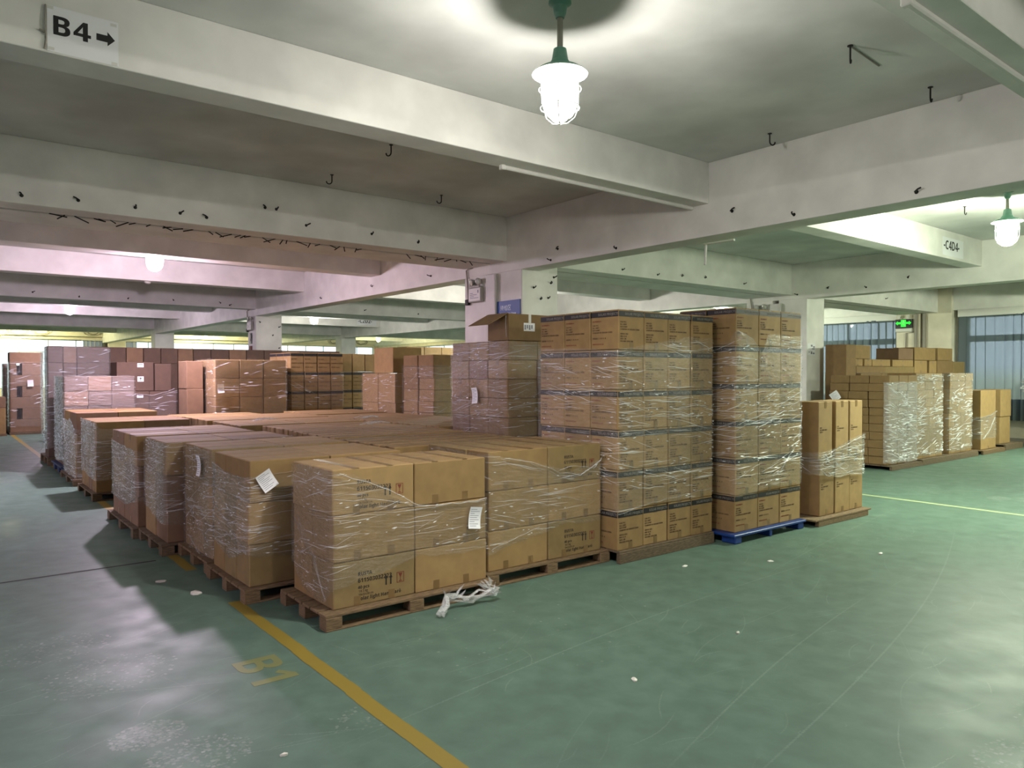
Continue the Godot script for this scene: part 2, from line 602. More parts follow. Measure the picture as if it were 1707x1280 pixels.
# one load of equal cartons; only the faces one can see are built (front, aisle side, top)
# q: phrase, at (x0, y0, z front), size, n (x, layers, z), look, tape, kind, band, heights, skip, jitter, group
func cartons_of(q: Dictionary) -> Array:
	var at: Vector3 = q.at
	var s: Vector3 = q.size
	var nx: int = q.n[0]
	var ny: int = q.n[1]
	var nz: int = q.n[2]
	var jit: float = q.get("jitter", 0.004)
	var looks: Array = q.look
	var adj: String = q.get("adj", "brown")
	var called: String = q.get("kind", "carton")
	var skip: Array = q.get("skip", [])
	var made := []
	var y := at.y
	for j in ny:
		var h: float = q.heights[j] if q.has("heights") else s.y
		var lean := Vector2(rng.randf_range(-1, 1), rng.randf_range(-1, 1)) * jit
		for k in nz:
			for i in nx:
				if not (k == 0 or i == 0 or j == ny - 1):
					continue
				if [i, j, k] in skip or (q.get("front_only", false) and k > 0):
					continue
				var gap: float = q.get("gap", 0.006)
				var bs := Vector3(s.x - gap, h - 0.003, s.z - gap)
				var c := Vector3(at.x + (i + 0.5) * s.x + lean.x + rng.randf_range(-1, 1) * jit * 0.6, y, at.z - (k + 0.5) * s.z + lean.y + rng.randf_range(-1, 1) * jit * 0.6)
				var layer: String = "only" if ny == 1 else "bottom" if j == 0 else "top" if j == ny - 1 else ORD[j]
				var where: String
				if ny == 1 and k > 0:
					where = "%s row back, %s from aisle, in" % [ORD[k], ORD[i]]
				elif k == 0:
					where = ("%s from aisle, front of" % ORD[i]) if nx > 1 else "front of"
				elif i == 0:
					where = ("%s from front, aisle side of" % ORD[k]) if nz > 1 else "aisle side of"
				else:
					where = "%s row back, %s from aisle, on" % [ORD[k], ORD[i]]
				var lay := ("%s layer, " % layer) if ny > 1 else ""
				var label := "%s carton, %s%s %s" % [adj, lay, where, q.phrase]
				var o := carton(called, label, q.get("group", "cartons of the " + q.phrase), bs, c, rng.randf_range(-1, 1) * jit * 0.9, looks[rng.randi() % looks.size()], q.get("tape", "long"))
				if q.get("band", false) and j < q.get("band_layers", 99):
					part(o, "top_band", band_mesh(bs), M.band)
					if q.get("lettering", true):
						if k == 0:
							print_band(o, bs, "front", q.get("variant", 1))
						if i == 0:
							print_band(o, bs, "aisle", 0)
					else:
						for t in 3:
							if k == 0:
								put_text(o, "printed_lettering", ["N.L: UNIT", "COUNTRY OF ORIGIN", "ORDER: 1 B A 0"][t], 0.016, M.ink_brown, Vector3(-bs.x / 2 + 0.015, bs.y - 0.11 - t * 0.07, bs.z / 2 + 0.001))
				made.append({"node": o, "i": i, "j": j, "k": k, "size": bs})
		y += h
	return made


# ------------------------------------------------------------------ pallets
func wooden_pallet(label: String, x0: float, x1: float, zf: float, zb: float, h := 0.1, style := "block", look := "pallet_wood") -> Node3D:
	var c := Vector3((x0 + x1) / 2, 0, (zf + zb) / 2)
	var w := x1 - x0
	var d := zf - zb
	var o := thing("wooden_pallet", label, "pallet", c, 0.0, "wooden pallets under the carton loads")
	var t := 0.018
	var wd: Material = M[look]
	if style == "board":
		part(o, "top_board", span_mesh(Vector3(-w / 2, h - t, -d / 2), Vector3(w / 2, h, d / 2), 0.003), wd)
	else:
		var nb := 6
		var bw := d / nb
		var bm := span_mesh(Vector3(-w / 2, h - t, -bw / 2 + 0.008), Vector3(w / 2, h, bw / 2 - 0.008), 0.003)
		for i in nb:
			part(o, "deck_board", bm, wd, Vector3(0, 0, d / 2 - (i + 0.5) * bw))
	if style == "block":
		var bl := span_mesh(Vector3(-0.055, t * 0.7, -0.05), Vector3(0.055, h - t, 0.05), 0.004)
		var rn := span_mesh(Vector3(-w / 2, 0.0, -0.05), Vector3(w / 2, t * 0.7, 0.05), 0.003)
		for kz in [-1.0, 0.0, 1.0]:
			part(o, "bottom_board", rn, wd, Vector3(0, 0, kz * (d / 2 - 0.05)))
			for kx in [-1.0, 0.0, 1.0]:
				part(o, "block", bl, wd, Vector3(kx * (w / 2 - 0.055), 0, kz * (d / 2 - 0.05)))
	else:
		var st := span_mesh(Vector3(-w / 2 + (0.06 if style == "board" else 0.0), 0.0, -0.022), Vector3(w / 2 - (0.06 if style == "board" else 0.0), h - t, 0.022), 0.004)
		for kz in [-1.0, 0.0, 1.0]:
			part(o, "stringer", st, wd, Vector3(0, 0, kz * (d / 2 - 0.024)))
	return o


func plastic_pallet(label: String, x0: float, x1: float, zf: float, zb: float, h: float, look: String) -> void:
	var c := Vector3((x0 + x1) / 2, 0, (zf + zb) / 2)
	var w := x1 - x0
	var d := zf - zb
	var o := thing("plastic_pallet", label, "pallet", c)
	var m := MB.new()
	m.span(Vector3(-w / 2, h - 0.024, -d / 2), Vector3(w / 2, h, d / 2), 0.005)
	part(o, "deck", m.mesh(), M[look])
	for kx in [-1.0, 0.0, 1.0]:
		for kz in [-1.0, 0.0, 1.0]:
			var fx := 0.10 if kx != 0.0 else 0.04
			part(o, "foot", span_mesh(Vector3(-fx / 2, 0.0, -0.08), Vector3(fx / 2, h - 0.024, 0.08), 0.008), M[look], Vector3(kx * (w / 2 - fx / 2 - 0.03), 0, kz * (d / 2 - 0.09)))


# ------------------------------------------------------------------ stretch film
func along(pts: Array, s: float) -> float:
	for i in pts.size() - 1:
		if s <= pts[i + 1].x:
			var t: float = (s - pts[i].x) / maxf(0.0001, pts[i + 1].x - pts[i].x)
			return lerpf(pts[i].y, pts[i + 1].y, clampf(t, 0, 1))
	return pts[pts.size() - 1].y


# path round the aisle side (from the back) and the front; s = 0..La aisle, La..La+Lf front
func film_point(x0: float, x1: float, zf: float, zb: float, s: float) -> Array:
	var la := zf - zb
	var lf := x1 - x0
	var r := 0.03
	if s < la - r:
		return [Vector3(x0, 0, zb + s), Vector3.LEFT]
	if s < la + r:
		var t := (s - la + r) / (2 * r)
		var a := t * PI / 2
		return [Vector3(x0 + 0.008 * sin(a), 0, zf - 0.008 * (1 - sin(a))) + Vector3((1 - cos(a)) * r, 0, -(1 - sin(a)) * r), Vector3(-cos(a), 0, sin(a))]
	if s < la + lf - r:
		return [Vector3(x0 + s - la, 0, zf), Vector3.BACK]
	if s < la + lf + r:
		var t := (s - la - lf + r) / (2 * r)
		var a := t * PI / 2
		return [Vector3(x1 - (1 - sin(a)) * r, 0, zf - (1 - cos(a)) * r), Vector3(sin(a), 0, cos(a))]
	return [Vector3(x1, 0, zf - (s - la - lf)), Vector3.RIGHT]


func film(label: String, x0: float, x1: float, zf: float, zb: float, top: Array, bottom: Array, opt := {}) -> Node3D:
	var g := 0.007
	x0 -= g
	x1 += g
	zf += g
	var la := zf - zb
	var lf := x1 - x0
	var total := la + lf + float(opt.get("round", 0.1))
	var ds: float = opt.get("ds", 0.022)
	var dv: float = opt.get("dv", 0.010)
	var amp: float = opt.get("amp", 1.0)
	var seed_: float = opt.get("seed", 1.0) * 17.3
	var slant: float = opt.get("slant", 0.6)
	var ymax := -1.0
	var ymin := 99.0
	for p in top:
		ymax = maxf(ymax, p.y)
	for p in bottom:
		ymin = minf(ymin, p.y)
	var nu := int(total / ds) + 1
	var nv := int((ymax - ymin) / dv) + 1
	var V := PackedVector3Array()
	var U := PackedVector2Array()
	for iu in nu + 1:
		var s := total * iu / nu
		var pn := film_point(x0, x1, zf, zb, s)
		var base: Vector3 = pn[0]
		var nn: Vector3 = pn[1]
		var yt := along(top, s) + fn_b.get_noise_2d(s * 90.0 + seed_, 3.0) * 0.012
		var yb := along(bottom, s) + fn_b.get_noise_2d(s * 70.0 + seed_, 40.0) * 0.02
		for iv in nv + 1:
			var t := float(iv) / nv
			var y := lerpf(yb, yt, t)
			# long, nearly level creases, slanting ones that fan out from the corners, and crumpled patches
			var a := 1.0 - absf(fn_a.get_noise_2d(s * 60.0 + seed_, (y + s * 0.08) * 560.0)) * 1.6
			var b := 1.0 - absf(fn_b.get_noise_2d(s * 110.0 - seed_, (y - s * slant) * 900.0)) * 1.6
			var patch := clampf(0.35 + 1.9 * fn_c.get_noise_2d(s * 28.0 - seed_, y * 24.0), 0.05, 1.0)
			var cc := fn_c.get_noise_2d(s * 520.0 + seed_, y * 700.0)
			var d := 0.002 + (0.0042 * a * absf(a) + 0.0048 * b * absf(b) * patch + 0.0022 * cc * patch) * amp
			if t > 0.97 or t < 0.03:
				d += 0.002
			V.append(base + nn * d + Vector3.UP * y)
			U.append(Vector2(s, -y))
	var N := PackedVector3Array()
	N.resize(V.size())
	var I := PackedInt32Array()
	for iu in nu + 1:
		for iv in nv + 1:
			var i0 := maxi(iu - 1, 0) * (nv + 1) + iv
			var i1 := mini(iu + 1, nu) * (nv + 1) + iv
			var j0 := iu * (nv + 1) + maxi(iv - 1, 0)
			var j1 := iu * (nv + 1) + mini(iv + 1, nv)
			N[iu * (nv + 1) + iv] = (V[i1] - V[i0]).cross(V[j1] - V[j0]).normalized()
			if iu < nu and iv < nv:
				var q := iu * (nv + 1) + iv
				var r := q + nv + 1
				I.append_array(PackedInt32Array([q, q + 1, r, r, q + 1, r + 1]))
	var arr := []
	arr.resize(Mesh.ARRAY_MAX)
	arr[Mesh.ARRAY_VERTEX] = V
	arr[Mesh.ARRAY_NORMAL] = N
	arr[Mesh.ARRAY_TEX_UV] = U
	arr[Mesh.ARRAY_INDEX] = I
	var am := ArrayMesh.new()
	am.add_surface_from_arrays(Mesh.PRIMITIVE_TRIANGLES, arr)
	var o := thing("stretch_film", label, "plastic film", Vector3.ZERO, 0.0, "stretch film round the pallet loads")
	part(o, "film_sheet", am, M[opt.get("look", "film")])
	# whitish creases painting the glints of the sheet: small tents in clusters
	var dist := maxf(3.0, Vector2(x0, zf).length() - 0.6)
	var wide := 0.0007 * dist * (1.0 if dist < 6.5 else 0.75) * float(opt.get("crease", 1.0))
	var count := int(total * (ymax - ymin) * float(opt.get("dense", 1.0)) * 420.0 / dist)
	var cr := RandomNumberGenerator.new()
	cr.seed = int(seed_ * 10.0)
	var cm := MB.new()
	var tries := 0
	var made := 0
	while made < count and tries < count * 6:
		tries += 1
		var s0 := cr.randf_range(0.0, total - 0.03)
		var y0 := cr.randf_range(ymin, ymax)
		var dens := 0.5 + 1.5 * fn_c.get_noise_2d(s0 * 26.0 + seed_, y0 * 34.0)
		if absf(s0 - la) < 0.12:
			dens += 0.35
		if s0 < la:
			dens += 0.4  # denser glint strips stand for the silvery aisle-side reflection
		if cr.randf() > dens or y0 > along(top, s0) - 0.012 or y0 < along(bottom, s0) + 0.012:
			continue
		var short := cr.randf() < 0.45
		var len_ := cr.randf_range(0.012, 0.05) * (dist / 5.0) if short else cr.randf_range(0.08, 0.42)
		var tilt := cr.randf_range(-0.07, 0.09) + (slant * 0.5 if cr.randf() < 0.25 else 0.0)
		var hw := wide * (cr.randf_range(0.6, 1.5) if short else cr.randf_range(0.25, 0.6))
		var steps := 2 if short else 6
		var prev := []
		for k in steps + 1:
			var f := float(k) / steps
			var s := minf(s0 + len_ * f, total)
			var y := y0 + len_ * f * tilt + 0.006 * fn_b.get_noise_2d(s * 200.0, y0 * 400.0)
			if y > along(top, s) or y < along(bottom, s):
				break
			var pn := film_point(x0, x1, zf, zb, s)
			var taper := sin(PI * clampf(f, 0.08, 0.92))
			var c: Vector3 = pn[0] + pn[1] * (0.006 + 0.002 * amp) + Vector3.UP * y
			var ridge: Vector3 = c + pn[1] * hw * 0.9 * taper
			var cur := [c + Vector3.UP * hw * taper, ridge, c - Vector3.UP * hw * taper]
			if prev.size():
				cm.quad(prev[0], cur[0], cur[1], prev[1], pn[1] + Vector3.UP)
				cm.quad(prev[1], cur[1], cur[2], prev[2], pn[1] - Vector3.UP)
			prev = cur
		made += 1
	if cm.v.size():
		var fc := part(o, "glint_creases", cm.mesh(), M.glint_crease)
		fc.set_meta("kind", "stuff")
	for fold in opt.get("folds", []):     # gathered ropes of film: [[s, y], ...], radius
		var pts := []
		var line: Array = fold[0]
		var nseg := 26
		var smin: float = line[0].x
		var smax: float = line[line.size() - 1].x
		for i in nseg + 1:
			var s := lerpf(smin, smax, float(i) / nseg)
			var pn := film_point(x0, x1, zf, zb, s)
			var y := along(line, s) + fn_b.get_noise_2d(s * 160.0, seed_) * 0.008
			pts.append(pn[0] + pn[1] * (0.007 + 0.004 * fn_b.get_noise_2d(s * 220.0, seed_ + 9.0)) + Vector3.UP * y)
		var m := MB.new()
		m.tube(pts, fold[1] * 0.62, 7, 0.4)
		part(o, "film_fold", m.mesh(), M.film_fold)
	return o


func flat_film(label: String, x0: float, x1: float, zf: float, zb: float, y0: float, y1: float, opt := {}) -> Node3D:
	return film(label, x0, x1, zf, zb, [Vector2(0, y1), Vector2(9, y1)], [Vector2(0, y0), Vector2(9, y0)], opt)


func paper_tag(label: String, at: Vector3, w: float, h: float, roll: float, aisle := false) -> void:
	var o := thing("paper_tag", label, "paper tag", at, -PI / 2 if aisle else 0.0, "paper tags hung on the film")
	var m := MB.new()
	var b := Basis(Vector3.BACK, roll)
	var nseg := 6
	for i in nseg:     # a slightly curled sheet with thickness
		var t0 := float(i) / nseg - 0.5
		var t1 := float(i + 1) / nseg - 0.5
		var c0 := 0.010 + 0.05 * t0 * t0
		var c1 := 0.010 + 0.05 * t1 * t1
		for side in [0.0, 0.0006]:
			m.quad(b * Vector3(-w / 2, t0 * h, c0 + side), b * Vector3(w / 2, t0 * h, c0 + side), b * Vector3(w / 2, t1 * h, c1 + side), b * Vector3(-w / 2, t1 * h, c1 + side), Vector3.BACK if side > 0 else Vector3.FORWARD)
	part(o, "sheet", m.mesh(), M.paper)
	m = MB.new()
	for i in 9:
		var y := h * (0.38 - i * 0.095)
		var len_: float = w * [0.5, 0.75, 0.35, 0.7, 0.6, 0.75, 0.4, 0.7, 0.55][i]
		var cz := 0.0112 + 0.05 * pow(y / h, 2.0)
		m.box(b * Vector3(-w * 0.4 + len_ / 2, y, cz), Vector3(len_, h * 0.022, 0.0004), 0.0, b)
	part(o, "printed_lines", m.mesh(), M.paper_ink)


# ------------------------------------------------------------------ lamps
func lamp(at: Vector3, drop: float, col: Color, power: float, spot: float, label: String) -> void:
	# at: the ceiling point; drop: ceiling to the centre of the glass
	var o := thing("pendant_lamp", label, "lamp", at, 0.0, "caged pendant lamps hung in the bays")
	var g := -drop
	var m := MB.new()
	m.lathe(Vector3.ZERO, [Vector2(0.001, -0.002), Vector2(0.062, -0.004), Vector2(0.064, -0.02), Vector2(0.04, -0.035), Vector2(0.034, -0.075), Vector2(0.024, -0.1), Vector2(0.001, -0.1)], 20)
	part(o, "ceiling_rose", m.mesh(), M.lamp_green)
	m = MB.new()
	m.tube([Vector3(0, -0.09, 0), Vector3(0, g + 0.24, 0)], 0.0165, 12)
	part(o, "stem", m.mesh(), M.lamp_stem)
	m = MB.new()
	m.lathe(Vector3(0, g, 0), [Vector2(0.018, 0.26), Vector2(0.036, 0.25), Vector2(0.046, 0.19), Vector2(0.062, 0.165), Vector2(0.075, 0.15), Vector2(0.12, 0.138), Vector2(0.152, 0.115)], 28)
	part(o, "cap", m.mesh(), M.lamp_green)
	m = MB.new()
	m.lathe(Vector3(0, g, 0), [Vector2(0.152, 0.115), Vector2(0.154, 0.110), Vector2(0.12, 0.131), Vector2(0.07, 0.135), Vector2(0.001, 0.135)], 28)
	part(o, "reflector", m.mesh(), M.lamp_white)
	m = MB.new()
	m.lathe(Vector3(0, g, 0), [Vector2(0.001, 0.128), Vector2(0.098, 0.128), Vector2(0.10, 0.05), Vector2(0.098, -0.03), Vector2(0.09, -0.08), Vector2(0.07, -0.115), Vector2(0.04, -0.135), Vector2(0.001, -0.142)], 24)
	var gm := StandardMaterial3D.new()
	gm.resource_name = "lamp_glass"
	gm.albedo_color = Color(0.95, 0.96, 0.95)
	gm.roughness = 0.3
	gm.emission_enabled = true
	gm.emission = col
	gm.emission_energy_multiplier = 5.0
	var gi := part(o, "lamp_glass", m.mesh(), gm)
	m = MB.new()
	for k in 6:
		var a := TAU * k / 6.0 + 0.3
		var e := Vector3(cos(a), 0, sin(a))
		m.tube([e * 0.112 + Vector3(0, g + 0.118, 0), e * 0.116 + Vector3(0, g + 0.03, 0), e * 0.112 + Vector3(0, g - 0.06, 0), e * 0.09 + Vector3(0, g - 0.115, 0), e * 0.045 + Vector3(0, g - 0.152, 0), e * 0.004 + Vector3(0, g - 0.16, 0)], 0.0028, 5)
	for r in [[0.118, 0.03], [0.110, -0.072]]:
		var ring := []
		for k in 25:
			var a := TAU * k / 24.0
			ring.append(Vector3(cos(a) * r[0], g + r[1], sin(a) * r[0]))
		m.tube(ring, 0.0028, 5)
	part(o, "guard_cage", m.mesh(), M.cage_wire)
	var l := OmniLight3D.new()
	l.name = "lamp_light"
	l.light_color = col
	l.light_energy = power
	l.omni_range = 40.0
	l.omni_attenuation = 2.0
	l.light_size = 0.06
	l.shadow_enabled = true
	gi.add_child(l, true)
	l.position = Vector3(0, g - 0.105, 0)
	if spot > 0.0:      # what the reflector throws down
		var sp := SpotLight3D.new()
		sp.name = "reflector_light"
		sp.light_color = col
		sp.light_energy = spot
		sp.spot_range = 40.0
		sp.spot_attenuation = 2.0
		sp.spot_angle = 84.0
		sp.spot_angle_attenuation = 0.9
		sp.light_size = 0.06
		sp.shadow_enabled = true
		gi.add_child(sp, true)
		sp.position = Vector3(0, g - 0.105, 0)
		sp.rotation.x = -PI / 2


# ------------------------------------------------------------------ the place
func _ready() -> void:
	var cam := Camera3D.new()
	cam.name = "camera"
	cam.fov = 2.0 * rad_to_deg(atan(640.0 / 1230.3))
	cam.position = Vector3(0, 1.6, 0)
	cam.rotation = Vector3(deg_to_rad(-0.83), deg_to_rad(-38.25), 0)
	cam.near = 0.05
	cam.far = 200.0
	add_child(cam)
	cam.current = true

	var env := Environment.new()
	env.background_mode = Environment.BG_SKY
	var sky := Sky.new()
	var sm := ProceduralSkyMaterial.new()
	sm.sky_top_color = Color(0.80, 0.90, 0.95)
	sm.sky_horizon_color = Color(0.82, 0.92, 0.98)
	sm.ground_horizon_color = Color(0.80, 0.88, 0.80)
	sm.ground_bottom_color = Color(0.55, 0.62, 0.52)
	sky.sky_material = sm
	env.sky = sky
	env.background_energy_multiplier = 1.9
	env.tonemap_mode = Environment.TONE_MAPPER_LINEAR
	env.tonemap_exposure = 1.7
	env.sdfgi_enabled = true
	env.ssao_enabled = true
	env.ssil_enabled = true
	var we := WorldEnvironment.new()
	we.name = "environment"
	we.environment = env
	add_child(we)

	fn_a.noise_type = FastNoiseLite.TYPE_SIMPLEX
	fn_a.frequency = 0.035
	fn_a.fractal_octaves = 2
	fn_a.seed = 3
	fn_b.noise_type = FastNoiseLite.TYPE_SIMPLEX
	fn_b.frequency = 0.03
	fn_b.fractal_octaves = 2
	fn_b.seed = 8
	fn_c.noise_type = FastNoiseLite.TYPE_SIMPLEX
	fn_c.frequency = 0.05
	fn_c.fractal_octaves = 2
	fn_c.seed = 15
	materials()
	rng.seed = 2024

	# lamps: ceiling point, drop, colour, power, reflector power
	var neutral := Color(1.0, 0.985, 0.95)
	var lilac := Color(1.0, 0.90, 1.0)
	var greenish := Color(0.96, 1.0, 0.89)
	var yellowish := Color(1.0, 0.98, 0.74)
	lamp(Vector3(2.75, CEIL, -3.06), 0.52, neutral, 1.15, 3.4, "caged pendant lamp on the ceiling above the corner pallet, with its green rose in view")
	lamp(Vector3(2.62, CEIL, -11.85), 0.40, lilac, 4.2, 13.0, "glaring lamp just behind a ceiling beam, above the carton field")
	lamp(Vector3(2.80, CEIL, -21.7), 0.42, lilac, 3.6, 5.0, "small glowing lamp over the far aisle in front of the far windows")
	lamp(Vector3(2.85, CEIL, -35.5), 0.22, yellowish, 6.0, 4.0, "added unseen lamp brightening the far wall, behind the last beam, aisle side")  # unseen lamp added to turn the far wall yellow
	lamp(Vector3(9.53, CEIL, -3.09), 0.47, greenish, 3.8, 13.0, "caged lamp cut by the frame edge over the open green floor")
	lamp(Vector3(9.40, CEIL, -11.85), 0.42, neutral, 4.2, 5.0, "lamp in the bay behind the concrete column with the blue sign")
	lamp(Vector3(9.20, CEIL, -21.4), 0.42, neutral, 3.6, 5.0, "glowing lamp beside the C2D2 beam marking")
	lamp(Vector3(10.0, CEIL, -35.5), 0.22, yellowish, 6.0, 4.0, "added unseen lamp brightening the far wall, behind the last beam, middle bay")  # added too, out of sight, to light the far wall
	lamp(Vector3(16.3, CEIL, -3.1), 0.42, greenish, 8.0, 14.0, "lamp in the bay by the curtained windows, outside the frame")
	lamp(Vector3(16.3, CEIL, -11.85), 0.42, greenish, 8.0, 8.0, "lamp of the corner bay behind the second column")
	lamp(Vector3(16.8, CEIL, -31.6), 0.42, yellowish, 4.0, 4.0, "far yellow lamp above the wire coils on the far wall")
	lamp(Vector3(-4.2, CEIL, -3.06), 0.47, lilac, 5.0, 10.0, "added fill lamp of the aisle bay, outside the frame")  # added to brighten the aisle floor and its shadows
	lamp(Vector3(-4.2, CEIL, -11.85), 0.47, lilac, 5.0, 9.0, "second added fill lamp of the aisle bay, outside the frame")  # added as fill light deeper along the aisle
	lamp(Vector3(2.75, CEIL, 4.6), 0.47, neutral, 7.0, 1.5, "added fill lamp behind the viewer")  # added behind the camera to lift the dark ceiling
	lamp(Vector3(9.53, CEIL, 4.6), 0.47, greenish, 3.5, 1.0, "added fill lamp behind the viewer over the open floor")  # another added lamp, for fill over the open floor

	shell()
	beams_and_columns()
	ceiling_details()
	signs()
	corner_pallets()
	yellow_line_pallets()
	carton_field()
	printed_stacks()
	back_stacks()
	far_aisle_stacks()
	curtain_side_stacks()
	floor_bits()


func wall_with_openings(axis: int, plane0: float, plane1: float, a0: float, a1: float, openings: Array) -> ArrayMesh:
	# axis 0: wall across x (runs along z); axis 2: wall across z (runs along x). openings: [from, to, y0, y1]
	var m := MB.new()
	var put := func(u0: float, u1: float, y0: float, y1: float) -> void:
		if axis == 0:
			m.span(Vector3(plane0, y0, u0), Vector3(plane1, y1, u1))
		else:
			m.span(Vector3(u0, y0, plane0), Vector3(u1, y1, plane1))
	var at := a0
	for o in openings:
		put.call(at, o[0], 0.0, CEIL)
		put.call(o[0], o[1], 0.0, o[2])
		put.call(o[0], o[1], o[3], CEIL)
		at = o[1]
	put.call(at, a1, 0.0, CEIL)
	return m.mesh()


func window(n: int, axis: int, plane: float, o: Array, step: float, label: String) -> void:
	var w := thing("window_%d" % n, label, "window")
	w.set_meta("kind", "structure")
	var P := func(u: float, y: float, off: float) -> Vector3:
		return Vector3(plane + off, y, u) if axis == 0 else Vector3(u, y, plane + off)
	var bar := func(u0: float, u1: float, y0: float, y1: float) -> ArrayMesh:
		var m := MB.new()
		m.span(P.call(u0, y0, -0.03), P.call(u1, y1, 0.03), 0.004)
		return m.mesh()
	var t := 0.045
	var ty: float = o[3] - 0.55
	part(w, "frame_rail", bar.call(o[0], o[1], o[2], o[2] + t), M.frame_alu)
	part(w, "frame_rail", bar.call(o[0], o[1], o[3] - t, o[3]), M.frame_alu)
	part(w, "transom", bar.call(o[0], o[1], ty - (0.075 if axis == 0 else t / 2), ty + (0.075 if axis == 0 else t / 2)), M.frame_alu)
	var cnt := int(round((o[1] - o[0]) / step))
	for i in cnt + 1:
		var u := lerpf(o[0], o[1], float(i) / cnt)
		part(w, "mullion", bar.call(clampf(u - 0.02, o[0], o[1]), clampf(u + 0.02, o[0], o[1]), o[2], o[3]), M.frame_alu)
	for i in cnt:
		var u0 := lerpf(o[0], o[1], float(i) / cnt) + 0.02
		var u1 := lerpf(o[0], o[1], float(i + 1) / cnt) - 0.02
		for yy in [[o[2] + t, ty - (0.075 if axis == 0 else t / 2)], [ty + (0.075 if axis == 0 else t / 2), o[3] - t]]:
			var m := MB.new()
			m.span(P.call(u0, yy[0], -0.003), P.call(u1, yy[1], 0.003))
			part(w, "pane", m.mesh(), M.glass)


func curtain(label: String, axis: int, plane: float, u0: float, u1: float, y0: float, y1: float, look: String, seed_: float) -> void:
	var V := PackedVector3Array()
	var N := PackedVector3Array()
	var U := PackedVector2Array()
	var I := PackedInt32Array()
	var nu := int((u1 - u0) / 0.016)
	var nv := 10
	for i in nu + 1:
		for j in nv + 1:
			var u := lerpf(u0, u1, float(i) / nu)
			var t := float(j) / nv
			var ph := u * 36.0 + seed_ + 1.6 * sin(u * 3.1 + seed_) + 0.5 * t * sin(u * 5.0)
			var sharp := sin(ph)
			var d := (0.045 + 0.04 * t) * sharp * (0.55 + 0.45 * sin(u * 2.7 + seed_ * 2.0)) + 0.025 * sin(u * 41.0 + seed_ * 3.0) * (0.5 + 0.5 * sin(u * 1.9)) + 0.02 * sin(u * 4.3 + seed_)
			var y := lerpf(y1, y0, t)
			var uo := u + (0.042 + 0.01 * sin(u * 3.3)) * cos(ph)
			V.append(Vector3(plane + d, y, uo) if axis == 0 else Vector3(uo, y, plane + d))
			U.append(Vector2(u, y))
	N.resize(V.size())
	for i in nu + 1:
		for j in nv + 1:
			var a := V[mini(i + 1, nu) * (nv + 1) + j] - V[maxi(i - 1, 0) * (nv + 1) + j]
			var b := V[i * (nv + 1) + mini(j + 1, nv)] - V[i * (nv + 1) + maxi(j - 1, 0)]
			N[i * (nv + 1) + j] = b.cross(a).normalized()
			if i < nu and j < nv:
				var q := i * (nv + 1) + j
				var r := q + nv + 1
				I.append_array(PackedInt32Array([q, r, q + 1, q + 1, r, r + 1]))
	var arr := []
	arr.resize(Mesh.ARRAY_MAX)
	arr[Mesh.ARRAY_VERTEX] = V
	arr[Mesh.ARRAY_NORMAL] = N
	arr[Mesh.ARRAY_TEX_UV] = U
	arr[Mesh.ARRAY_INDEX] = I
	var am := ArrayMesh.new()
	am.add_surface_from_arrays(Mesh.PRIMITIVE_TRIANGLES, arr)
	var o := thing("curtain", label, "curtain")
	part(o, "cloth", am, M[look])
	var m := MB.new()
	if axis == 0:
		m.span(Vector3(plane - 0.06, y1 - 0.02, u0 - 0.05), Vector3(plane + 0.02, 3.12, u1 + 0.05), 0.006)
	else:
		m.span(Vector3(u0 - 0.05, y1 - 0.01, -37.0), Vector3(u1 + 0.05, y1 + 0.03, plane + 0.02), 0.006)
	part(o, "curtain_rail", m.mesh(), M.trunking)


